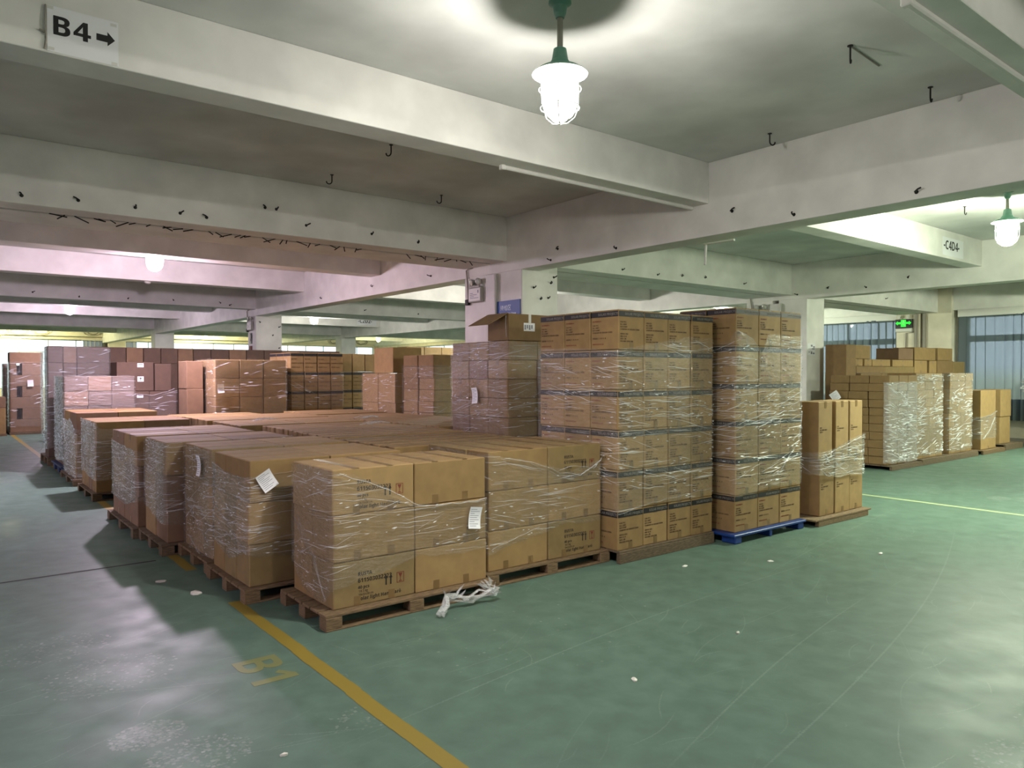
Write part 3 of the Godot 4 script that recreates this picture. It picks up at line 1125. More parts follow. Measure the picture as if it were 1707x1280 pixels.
func shell() -> void:
	var m := MB.new()
	m.with_uv2 = true
	m.span(Vector3(-7.9, -0.2, -37.3), Vector3(19.9, 0.0, 7.3))
	var fl := struct("floor", m.mesh(), M.floor_paint, "worn green painted concrete floor", "floor")
	m = MB.new()      # yellow aisle line
	for seg in [[-2.0, -5.25], [-6.3, -9.0], [-9.2, -16.0], [-16.5, -30.0]]:
		var pts := int((seg[0] - seg[1]) / 0.12) + 1
		for i in pts:
			var za := lerpf(seg[0], seg[1], float(i) / pts)
			var zb := lerpf(seg[0], seg[1], float(i + 1) / pts)
			var wob := fn_b.get_noise_1d(za * 60.0) * 0.006
			m.quad(Vector3(1.615 + wob, 0.0015, za), Vector3(1.70 + wob, 0.0015, za), Vector3(1.70 + wob, 0.0015, zb), Vector3(1.615 + wob, 0.0015, zb), Vector3.UP)
	m.quad(Vector3(1.615, 0.0015, 1.5), Vector3(1.70, 0.0015, 1.5), Vector3(1.70, 0.0015, -2.0), Vector3(1.615, 0.0015, -2.0), Vector3.UP)
	part(fl, "aisle_line_marking", m.mesh(), M.yellow_line)
	m = MB.new()
	m.quad(Vector3(9.62, 0.0015, 3.0), Vector3(9.69, 0.0015, 3.0), Vector3(9.69, 0.0015, -4.9), Vector3(9.62, 0.0015, -4.9), Vector3.UP)
	part(fl, "pale_line_marking", m.mesh(), M.line_pale)
	m = MB.new()      # joint in the slab
	m.quad(Vector3(-7.5, 0.0012, -6.80), Vector3(1.5, 0.0012, -6.80), Vector3(1.5, 0.0012, -6.835), Vector3(-7.5, 0.0012, -6.825), Vector3.UP)
	part(fl, "slab_joint", m.mesh(), M.joint_dirt)
	var b1 := part(fl, "letter_marking", text_mesh("B1", 0.24, true), M.yellow_faded, Vector3(1.40, 0.001, -4.16))
	b1.basis = Basis(Vector3(0, 0, 1.15), Vector3(1, 0, 0), Vector3(0, 1, 0))
	struct("ceiling", span_mesh(Vector3(-7.9, CEIL, -37.3), Vector3(19.9, CEIL + 0.2, 7.3)), M.ceiling_paint, "white painted concrete ceiling slab with hooks", "ceiling")
	# outer walls
	struct("wall_back", wall_with_openings(2, 7.05, 7.3, -7.9, 19.9, []), M.white_paint, "plain white wall behind the viewer", "wall")
	struct("wall_left", wall_with_openings(0, -7.9, -7.65, -37.3, 7.05, []), M.white_paint, "plain white wall along the aisle bay", "wall")
	var ro := [[-36.0, -27.6, 0.95, 2.98], [-26.8, -18.2, 0.95, 2.98], [-16.8, -8.86, 0.95, 2.98], [-7.2, 0.6, 0.95, 2.98]]
	struct("wall_right", wall_with_openings(0, 19.62, 19.87, -37.3, 7.05, ro), M.cream_paint, "pale wall with curtained windows behind the flat carton stacks", "wall")
	var fo := [[-7.2, -1.0, 0.95, 3.06], [-0.15, 6.05, 0.95, 3.06], [6.95, 12.75, 0.95, 3.06], [13.55, 19.4, 0.95, 3.06]]
	struct("wall_far", wall_with_openings(2, -37.27, -37.0, -7.65, 19.62, fo), M.cream_paint, "cream wall with long bright windows at the far end", "wall")
	var n := 1
	for o in fo:
		window(n, 2, -37.15, o, 1.05, "%s bright far-end window, counted from the aisle bay" % ORD[n - 1])
		n += 1
	for k in ro.size():
		window(n, 0, 19.75, ro[k], 1.3, "aluminium window behind grey curtains, %s bay from the far end" % ORD[k])
		n += 1
	for k in 2:
		var o: Array = [ro[2], ro[3]][k]
		curtain(["grey-blue curtain beside the green exit sign", "wide grey-blue curtain beyond the pale tall cartons"][k], 0, 19.42, o[0] - (2.0 if k == 0 else 0.05), o[1] + (0.12 if k == 0 else -0.05), 0.52, 2.97, "curtain", 1.0 + k * 4.0)
	curtain("striped curtain gathered before the pier of the far windows", 2, -36.85, 5.25, 6.2, 1.2, 3.04, "curtain_far", 2.0)
	curtain("narrow striped curtain just past the pier of the far windows", 2, -36.85, 6.9, 7.35, 1.2, 3.04, "curtain_far", 6.0)
	curtain("dark gathered curtain in the far windows past the two-sign column", 2, -36.85, 13.6, 16.4, 1.2, 2.62, "curtain_far", 9.0)
	struct("baseboard_right", span_mesh(Vector3(19.585, 0.0, -37.0), Vector3(19.62, 0.11, 7.05)), M.dirty_trunking, "dull skirting strip under the curtained windows", "skirting")


func beams_and_columns() -> void:
	var wp: Material = M.white_paint
	# beams along z
	for i in X_COL.size():
		var x: float = X_COL[i]
		struct("beam", span_mesh(Vector3(x, 2.945 if i < 2 else 3.0, -37.0), Vector3(x + 0.3, CEIL, 7.05), 0.004), wp, "deep white beam on the %s column row, running along the yellow line" % ORD[i], "beam")
	struct("beam", span_mesh(Vector3(19.38, 3.12, -37.0), Vector3(19.62, CEIL, 7.05), 0.004), wp, "white beam over the curtained windows", "beam")
	struct("beam", span_mesh(Vector3(-7.65, 3.2, -37.0), Vector3(19.38, CEIL, -36.7), 0.004), M.cream_paint, "cream beam over the far windows", "beam")
	# beams along x: near z face, far z face, underside
	var rows := [[2.0, 1.75, 3.26, "behind the viewer"], [-1.36, -1.61, 3.26, "with a cable strip, at the frame corner"], [-4.5, -4.75, 3.26, "that carries the B4 notice"], [-7.72, -8.02, 3.08, "just before the dark open joint"], [-8.09, -8.70, 3.08, "just past the dark open joint"], [-11.2, -11.55, 3.26, "before the glaring lamp"], [-14.45, -14.75, 3.26, "washed lilac by the glaring lamp"], [-17.3, -17.6, 3.1, "on the column row of the two-sign column"], [-20.7, -21.0, 3.26, "before the small far lamp"], [-24.0, -24.3, 3.26, "that carries the C2D2 marking"], [-27.25, -27.55, 3.1, "on the farthest free column row"], [-30.5, -30.8, 3.26, "before the yellow far bay"], [-33.8, -34.1, 3.26, "closest to the far windows"]]
	var spans := [[-7.65, -0.83], [-0.53, 6.0], [6.3, 12.83], [13.13, 19.38]]
	var bay := ["aisle bay", "lamp bay", "next bay", "curtain bay"]
	for r in rows:
		for k in 4:
			struct("beam", span_mesh(Vector3(spans[k][0], r[2], r[1]), Vector3(spans[k][1], CEIL, r[0]), 0.004), wp, "white cross beam %s, %s" % [r[3], bay[k]], "beam")
	# columns; the row at the joint is doubled
	for i in 3:
		var x: float = X_COL[i]
		for z in [[-7.41, -7.99, "before the open joint"], [-8.12, -8.70, "past the open joint"], [-17.3, -17.85, "on the two-sign row"], [-27.2, -27.75, "on the farthest row"], [2.0, 1.4, "behind the viewer"]]:
			struct("column", span_mesh(Vector3(x + 0.004, 0.0, z[1]), Vector3(x + 0.62, CEIL - 0.002, z[0]), 0.006), wp, "square white column %s, %s row from the aisle" % [z[2], ORD[i]], "column")
	for z in [[-7.41, -7.99], [-8.12, -8.70]]:
		struct("column", span_mesh(Vector3(19.3, 0.0, z[1]), Vector3(19.62, CEIL, z[0]), 0.006), M.cream_paint, "shallow wall pier between the curtains, %s the joint" % ("before" if z[0] > -8.0 else "past"), "column")
	struct("column", span_mesh(Vector3(6.2, 0.0, -37.0), Vector3(6.9, CEIL, -36.7), 0.006), M.cream_paint, "cream pier between the far windows", "column")
	# covers of the joint, pipes
	for i in 2:
		var x: float = X_COL[i + 1]
		single("joint_cover", span_mesh(Vector3(x - 0.018, 0.0, -8.17), Vector3(x + 0.003, 2.94, -7.93), 0.004), M.trunking, ["flat cover strip on the column with the blue sign", "flat cover strip on the second double column"][i], "cover strip")
		var m := MB.new()
		m.tube([Vector3(x - 0.035, 0.02, -7.93), Vector3(x - 0.035, 2.93, -7.93)], 0.016, 8)
		single("conduit", m.mesh(), M.trunking, ["vertical conduit beside the blue sign", "vertical conduit on the second double column"][i], "conduit")
	for z in [-8.22, -8.02]:
		single("conduit", span_mesh(Vector3(19.26, 0.3, z - 0.035), Vector3(19.31, 3.1, z + 0.035), 0.006), M.dirty_trunking, "flat grey trunking on the wall pier, %s the joint" % ("past" if z < -8.1 else "close to"), "conduit")
	# torn filler in the open joint
	var rag := MB.new()
	for i in 46:
		var x := 0.9 + i * 0.105 + rng.randf_range(-0.04, 0.04)
		if i > 30 and i < 36:
			continue
		var l := rng.randf_range(0.01, 0.05)
		var z := rng.randf_range(-8.075, -8.035)
		rag.tube([Vector3(x, 3.12, z), Vector3(x + rng.randf_range(-0.05, 0.05), 3.085, z), Vector3(x + rng.randf_range(-0.12, 0.12), 3.08 - l, z + rng.randf_range(-0.01, 0.01))], 0.006, 5)
	rag.span(Vector3(0.3, 3.16, -8.08), Vector3(5.9, 3.2, -8.03))
	var rg := single("joint_filler", rag.mesh(), M.crack_dark, "torn black filler hanging from the open joint between two beams", "joint filler")
	rg.set_meta("kind", "stuff")


func hook(at: Vector3, turn: float, label: String) -> void:
	var m := MB.new()
	var pts := [Vector3(0, 0.0, 0), Vector3(0, -0.07, 0)]
	for k in 8:
		var a := PI * k / 7.0
		pts.append(Vector3(0.028 - 0.028 * cos(a), -0.07 - 0.028 * sin(a), 0))
	m.tube(pts, 0.006, 6)
	m.lathe(Vector3.ZERO, [Vector2(0.001, 0.001), Vector2(0.018, -0.001), Vector2(0.018, -0.006), Vector2(0.001, -0.006)], 10)
	var o := single("ceiling_hook", m.mesh(), M.dark_metal, label, "hook", "iron hooks in the ceiling", at)
	o.rotation.y = turn


func stub(at: Vector3, face: Vector3, where: String, idx: int) -> void:
	# a cut-off bolt with a bent end, left in a beam face
	var m := MB.new()
	var side := face.cross(Vector3.UP)
	var b := rng.randf_range(-0.03, 0.03)
	m.tube([-face * 0.005, face * 0.03, face * 0.045 + side * b + Vector3.UP * 0.012, face * 0.04 + side * b * 1.8 + Vector3.UP * 0.02], 0.007, 6)
	m.disc(face * 0.002, face, 0.016, 10)
	single("bolt_stub", m.mesh(), M.dark_metal, "small black bolt stub, %s along %s" % [ORDX[idx], where], "bolt", "bolt stubs in the beams and columns", at)


func ceiling_details() -> void:
	for h in [[4.56, -2.35, 0.4, "black ceiling hook with a thin wire lying beside it"], [5.67, -2.33, 0.2, "black ceiling hook by the corner where deep beam and cable-strip beam meet"], [5.68, -3.63, -0.3, "black ceiling hook close to the deep beam, short of the B4 beam"], [3.29, -7.19, 2.6, "black hook in the shaded ceiling strip, first before the open-joint beam"], [4.66, -7.23, 2.9, "black hook in the shaded ceiling strip, second before the open-joint beam"], [3.28, -5.92, 2.0, "black hook in the shaded ceiling just past the B4 beam"], [10.05, -3.72, 0.0, "small hook in the lit ceiling by the C4D4 beam"]]:
		hook(Vector3(h[0], CEIL, h[1]), h[2], h[3])
	var m := MB.new()
	m.tube([Vector3(4.56, CEIL - 0.004, -2.35), Vector3(5.0, CEIL - 0.006, -2.38)], 0.005, 6)
	single("wire_stub", m.mesh(), M.dirty_trunking, "thin wire lying along the ceiling from the first hook", "wire")
	var S := [
		["the deep beam facing the yellow line", Vector3.LEFT, 6.0, [[-4.23, 3.14], [-3.59, 3.0], [-2.56, 3.0], [-6.71, 3.11], [-5.74, 2.99], [-6.84, 2.99], [-8.0, 3.2], [-9.6, 3.08], [-11.5, 3.1], [-13.6, 3.06]]],
		["the beam before the open joint", Vector3.BACK, -7.72, [[0.64, 3.15], [1.07, 3.17], [1.54, 3.17], [1.94, 3.17], [2.19, 3.16], [2.78, 3.34], [2.9, 3.34], [3.23, 3.21], [4.02, 3.21], [4.64, 3.18]]],
		["the joint beam past the deep beam", Vector3.BACK, -7.72, [[7.3, 3.2], [8.2, 3.16], [9.0, 3.15], [9.6, 3.18], [10.2, 3.2], [11.3, 3.18], [15.0, 3.25], [16.6, 3.25]]],
		["the beam on the two-sign column row", Vector3.BACK, -17.3, [[1.6, 3.2], [2.4, 3.16], [3.3, 3.18], [4.2, 3.2], [5.2, 3.2], [5.4, 3.16], [8.8, 3.22], [10.4, 3.2]]],
		["the lit face of the blue-sign column", Vector3.BACK, -7.41, [[6.2, 2.72], [6.32, 2.58], [6.45, 2.6], [6.5, 2.8], [6.55, 2.88]]],
		["the front of the two-sign column", Vector3.BACK, -17.3, [[6.1, 2.8], [6.4, 2.5], [6.55, 2.7], [6.55, 2.2]]],
		["the second deep beam", Vector3.LEFT, 12.83, [[-7.0, 3.15], [-5.6, 3.2], [-6.3, 3.1], [-4.7, 3.3], [-7.6, 3.08]]],
	]
	for g in S:
		for i in g[3].size():
			var u: Array = g[3][i]
			stub(Vector3(g[2], u[1], u[0]) if g[1] == Vector3.LEFT else Vector3(u[0], u[1], g[2]), g[1], g[0], i)
	# tube conduits under two beams
	for q in [[3.59, 5.99, -4.69, "white conduit clipped under the beam that carries the B4 notice"], [3.4, 5.99, -1.50, "white conduit under the beam at the frame corner"]]:
		m = MB.new()
		m.span(Vector3(q[0], 3.228, q[2] - 0.018), Vector3(q[1], 3.26, q[2] + 0.018), 0.008)
		m.span(Vector3(q[0] - 0.01, 3.222, q[2] - 0.024), Vector3(q[0] + 0.03, 3.262, q[2] + 0.024), 0.006)
		single("conduit", m.mesh(), M.trunking, q[3], "conduit")
	m = MB.new()
	m.tube([Vector3(6.42, 2.74, -4.86), Vector3(6.425, 2.97, -4.85)], 0.012, 8)
	m.tube([Vector3(6.43, 2.96, -4.85), Vector3(6.42, 2.955, -4.5)], 0.012, 8)
	m.tube([Vector3(6.425, 2.96, -4.85), Vector3(6.28, 2.965, -4.85)], 0.012, 8)
	single("plastic_pipe", m.mesh(), M.trunking, "broken white plastic pipe hanging from the deep beam", "pipe")
	m = MB.new()
	m.lathe(Vector3(3.11, 3.26, -14.6), [Vector2(0.001, 0.0), Vector2(0.055, -0.002), Vector2(0.055, -0.02), Vector2(0.03, -0.04), Vector2(0.001, -0.042)], 16)
	single("smoke_detector", m.mesh(), M.fitting_white, "small white smoke detector under the lilac beam", "detector")
	# coils of wire on the far beam
	var ci := 0
	for c in [[2.2, 3.32], [2.9, 3.34], [3.7, 3.36], [5.6, 3.38], [16.9, 3.3], [17.6, 3.34], [18.5, 3.3]]:
		m = MB.new()
		for t in 4:
			var pts := []
			var r := rng.randf_range(0.12, 0.26)
			for k in 15:
				var a := TAU * k / 14.0
				pts.append(Vector3(cos(a) * r * 1.5, sin(a) * r * 0.62 + rng.randf_range(-0.02, 0.02), rng.randf_range(-0.02, 0.02)))
			m.tube(pts, 0.012, 5)
		single("wire_coil", m.mesh(), M.dirty_trunking, "loose coil of dark wire over the far windows, %s from the aisle" % ORD[ci], "wire coil", "wire coils over the far windows", Vector3(c[0], c[1], -36.685))
		ci += 1


func emergency_light(x: float, yc: float, zc: float, label: String) -> void:
	# hung on a face that looks to -x
	var o := thing("emergency_light", label, "emergency light", Vector3(x, yc, zc))
	part(o, "housing", span_mesh(Vector3(-0.06, -0.1, -0.15), Vector3(0.0, 0.1, 0.15), 0.008), M.fitting_grey)
	part(o, "label_plate", span_mesh(Vector3(-0.063, -0.085, -0.135), Vector3(-0.06, 0.085, 0.135)), M.fitting_white)
	var m := MB.new()
	for i in 4:
		m.span(Vector3(-0.0645, -0.05 + i * 0.022, -0.1), Vector3(-0.063, -0.043 + i * 0.022, -0.1 + [0.2, 0.09, 0.16, 0.07][i]))
	m.span(Vector3(-0.0645, 0.02, 0.08), Vector3(-0.063, 0.06, 0.1))
	part(o, "printed_lines", m.mesh(), M.paper_ink)
	for s in [-1.0, 1.0]:
		m = MB.new()
		m.lathe(Vector3.ZERO, [Vector2(0.001, 0.05), Vector2(0.03, 0.05), Vector2(0.05, 0.0), Vector2(0.055, -0.01), Vector2(0.05, -0.012)], 18)
		var h := part(o, "lamp_head", m.mesh(), M.fitting_grey, Vector3(-0.05, 0.175, s * 0.085))
		h.rotation.z = -PI / 2 + 0.25
		h.rotation.y = s * 0.25
		m = MB.new()
		m.lathe(Vector3.ZERO, [Vector2(0.048, -0.011), Vector2(0.03, -0.02), Vector2(0.001, -0.022)], 18)
		part(h, "lens", m.mesh(), M.lens)
	m = MB.new()
	m.span(Vector3(-0.05, 0.1, -0.1), Vector3(-0.02, 0.125, 0.1), 0.004)
	part(o, "lamp_bracket", m.mesh(), M.fitting_grey)
	m = MB.new()
	m.tube([Vector3(-0.02, -0.08, -0.2), Vector3(-0.02, 0.18, -0.22), Vector3(-0.02, 0.36, -0.25), Vector3(-0.02, 0.385, -0.2), Vector3(-0.015, 0.39, -0.1)], 0.011, 7)
	part(o, "power_cord", m.mesh(), M.dirty_trunking)
	part(o, "socket_plug", span_mesh(Vector3(-0.05, -0.13, -0.25), Vector3(-0.005, -0.05, -0.17), 0.008), M.dark_metal)


func notice(label: String, text: String, h: float, c: Vector3, w: float, hh: float, arrow: bool) -> void:
	# a paper notice on a face that looks to +z
	var o := thing("beam_notice", label, "notice", c)
	part(o, "paper_sheet", span_mesh(Vector3(-w / 2, -hh / 2, 0.001), Vector3(w / 2, hh / 2, 0.0035)), M.paper)
	var t := part(o, "black_lettering", text_mesh(text, h, true), M.sign_ink, Vector3(-w * 0.46, 0.02, 0.0040))
	if arrow:
		t.scale.x = 1.12
		var m := MB.new()
		m.span(Vector3(w * 0.18, -0.002, 0.0035), Vector3(w * 0.34, 0.034, 0.0043))
		m.tri(Vector3(w * 0.34, -0.022, 0.0043), Vector3(w * 0.34, 0.054, 0.0043), Vector3(w * 0.45, 0.016, 0.0043), Vector3.BACK)
		part(o, "arrow_symbol", m.mesh(), M.sign_ink)
		for k in [[-0.46, 0.46], [0.43, 0.42], [-0.45, -0.44], [0.44, -0.46]]:
			part(o, "sticky_tape", span_mesh(Vector3(w * k[0] - 0.015, hh * k[1] - 0.008, 0.0035), Vector3(w * k[0] + 0.015, hh * k[1] + 0.008, 0.0042)), M.trunking)


func signs() -> void:
	notice("white paper notice B4 with a black arrow on the near beam", "B4", 0.098, Vector3(0.655, 3.385, -4.5), 0.33, 0.235, true)
	notice("white beam marking C4D4 under the greenish lamp", "-C4D4-", 0.13, Vector3(11.75, 3.43, -4.5), 0.72, 0.26, false)
	notice("white beam marking C2D2 far down the hall", "-C2D2-", 0.13, Vector3(12.3, 3.44, -24.0), 0.76, 0.24, false)
	# torn tape beside the B4 notice
	var m := MB.new()
	m.tube([Vector3(0.485, 3.5, -4.495), Vector3(0.482, 3.4, -4.49), Vector3(0.486, 3.32, -4.494), Vector3(0.48, 3.27, -4.49)], 0.006, 6, 0.5)
	m.tube([Vector3(0.455, 3.365, -4.494), Vector3(0.48, 3.355, -4.492)], 0.005, 5)
	single("wire_stub", m.mesh(), M.dirty_trunking, "bit of twisted wire hanging at the edge of the B4 notice", "wire")
	# blue sign on the joint column, facing -x
	var o := thing("hanging_sign", "blue sign panel with white lettering on the double column", "sign", Vector3(6.0, 2.36, -7.675))
	part(o, "panel", span_mesh(Vector3(-0.012, -0.2, -0.245), Vector3(-0.001, 0.2, 0.245), 0.002), M.sign_blue)
	# the three characters, as strokes on a 10 x 10 grid
	m = MB.new()
	var chars := [
		[[0, 8, 2, 10], [0, 5, 2, 7.5], [1.2, 0, 1.2, 6], [3.5, 8.5, 9.5, 8.5], [6.5, 10, 6.5, 6.3], [3, 6.3, 10, 6.3], [3, 4, 10, 4], [8, 6.3, 8, 0], [8, 0, 6.5, 1], [4.5, 3, 5.5, 1.5]],
		[[0, 7.5, 4, 7.5], [2, 10, 2, 0], [2, 7, 0, 4], [2, 7, 4, 4.5], [4.5, 6, 7, 10], [7, 10, 10, 6], [5.5, 5.5, 9, 5.5], [5, 1.5, 5.8, 4], [7, 1.5, 7, 4], [9.5, 4, 8.5, 1], [4, 0, 10, 0]],
		[[0.5, 9.5, 10, 9.5], [0.5, 9.5, 0.5, 0], [0.5, 0, 10, 0], [2.5, 7.5, 8.5, 2], [8.5, 7.5, 2.5, 2]],
	]
	for c in 3:
		for s in chars[c]:
			var u := 0.0065
			var a := Vector2(-0.165 + c * 0.078 + s[0] * u, 0.075 + s[1] * u)
			var b := Vector2(-0.165 + c * 0.078 + s[2] * u, 0.075 + s[3] * u)
			var d := (b - a)
			m.box(Vector3(-0.0135, (a.y + b.y) / 2, (a.x + b.x) / 2), Vector3(0.001, maxf(d.length(), 0.006), 0.0065), 0.0, Basis(Vector3.RIGHT, atan2(d.x, d.y)))
	part(o, "sign_characters", m.mesh(), M.sign_text)
	put_text(o, "sign_lettering", "Inspection Area", 0.032, M.sign_text, Vector3(-0.0125, 0.025, -0.175), true)
	emergency_light(6.0, 2.69, -8.38, "grey twin-lamp emergency light on the column with the blue sign")
	emergency_light(12.83, 2.72, -8.35, "twin-lamp emergency light peeping over the blue-pallet stack")
	emergency_light(6.0, 2.72, -17.6, "twin-lamp emergency light on the two-sign column")
	# signs of the far column
	single("wall_sign", span_mesh(Vector3(5.985, 2.3, -17.7), Vector3(6.0, 2.56, -17.56), 0.002), M.exit_black, "dark safety sign on the two-sign column", "sign")
	m = MB.new()
	m.tube([Vector3(5.98, 2.42, -17.63), Vector3(5.98, 2.5, -17.6), Vector3(5.98, 2.53, -17.63), Vector3(5.98, 2.5, -17.66), Vector3(5.98, 2.36, -17.64)], 0.012, 6)
	single("wall_sign", m.mesh(), M.fitting_white, "white looped bracket above the small red sign", "bracket")
	single("wall_sign", span_mesh(Vector3(5.985, 2.12, -17.72), Vector3(6.0, 2.25, -17.56), 0.002), M.ink_red, "small red sign low on the two-sign column", "sign")
	# instruction sheet on the second column, facing +z
	o = thing("wall_sign", "small white picture sign on the second double column", "sign", Vector3(13.03, 2.05, -7.41))
	part(o, "sheet", span_mesh(Vector3(-0.17, -0.11, 0.001), Vector3(0.1, 0.11, 0.006)), M.paper)
	m = MB.new()
	for b in [[-0.06, 0.05, 0.0, 0.085], [-0.02, 0.0, 0.075, 0.02], [0.02, 0.03, 0.08, 0.06], [-0.06, -0.09, -0.01, -0.04], [0.01, -0.09, 0.07, -0.06], [-0.14, -0.06, -0.09, -0.045]]:
		m.span(Vector3(b[0], b[1], 0.006), Vector3(b[2], b[3], 0.0068))
	part(o, "printed_picture", m.mesh(), M.paper_ink)
	# exit sign with twin lamps on the wall between the curtains
	o = thing("exit_sign", "lit green exit sign with twin lamps between the curtains", "exit sign", Vector3(19.298, 2.86, -8.50))
	part(o, "housing", span_mesh(Vector3(-0.06, -0.13, -0.2), Vector3(0.0, 0.1, 0.2), 0.006), M.exit_black)
	m = MB.new()
	m.span(Vector3(-0.064, -0.09, -0.06), Vector3(-0.06, 0.08, 0.06))
	for s in [-1.0, 1.0]:
		m.span(Vector3(-0.064, -0.02, s * 0.06), Vector3(-0.06, 0.025, s * 0.14))
		m.tri(Vector3(-0.064, -0.05, s * 0.135), Vector3(-0.064, 0.055, s * 0.135), Vector3(-0.064, 0.002, s * 0.19), Vector3.LEFT)
	part(o, "lit_symbol", m.mesh(), M.exit_green)
	m = MB.new()     # running figure
	m.disc(Vector3(-0.0655, 0.05, 0.0), Vector3.LEFT, 0.014, 12)
	for l in [[0.035, 0.0, -0.01, -0.01], [0.02, 0.0, 0.0, 0.035], [0.02, 0.0, 0.005, -0.035], [-0.01, -0.01, -0.04, 0.02], [-0.01, -0.01, -0.03, -0.035], [-0.04, 0.02, -0.06, 0.03]]:
		m.tube([Vector3(-0.0655, l[0], l[1]), Vector3(-0.0655, l[2], l[3])], 0.006, 5)
	part(o, "running_figure", m.mesh(), M.fitting_white)
	part(o, "battery_box", span_mesh(Vector3(-0.055, -0.22, -0.2), Vector3(0.0, -0.13, 0.2), 0.01), M.fitting_white)
	for s in [-1.0, 1.0]:
		m = MB.new()
		m.lathe(Vector3.ZERO, [Vector2(0.001, 0.03), Vector2(0.03, 0.03), Vector2(0.045, 0.0), Vector2(0.04, -0.01), Vector2(0.001, -0.015)], 16)
		var h := part(o, "lamp_head", m.mesh(), M.fitting_white, Vector3(-0.05, 0.16, s * 0.11))
		h.rotation.z = -PI / 2
	m = MB.new()
	m.tube([Vector3(-0.02, 0.33, 0.26), Vector3(-0.02, -0.18, 0.26), Vector3(-0.02, -0.24, 0.22), Vector3(-0.02, -0.25, 0.05), Vector3(-0.02, -1.2, 0.03)], 0.014, 7)
	part(o, "power_cord", m.mesh(), M.dirty_trunking)


# ------------------------------------------------------------------ loads
const K_MIX := ["kraft", "kraft", "kraft_pale", "kraft_olive"]
const K_RED := ["kraft_red", "kraft_red", "kraft_deep"]
const K_DIMMED := ["kraft_dimmed", "kraft_dimmed", "kraft_red"]  # tone lowered in place of shade on the aisle-end stacks
const K_DEEP := ["kraft_deep", "kraft", "kraft_red"]


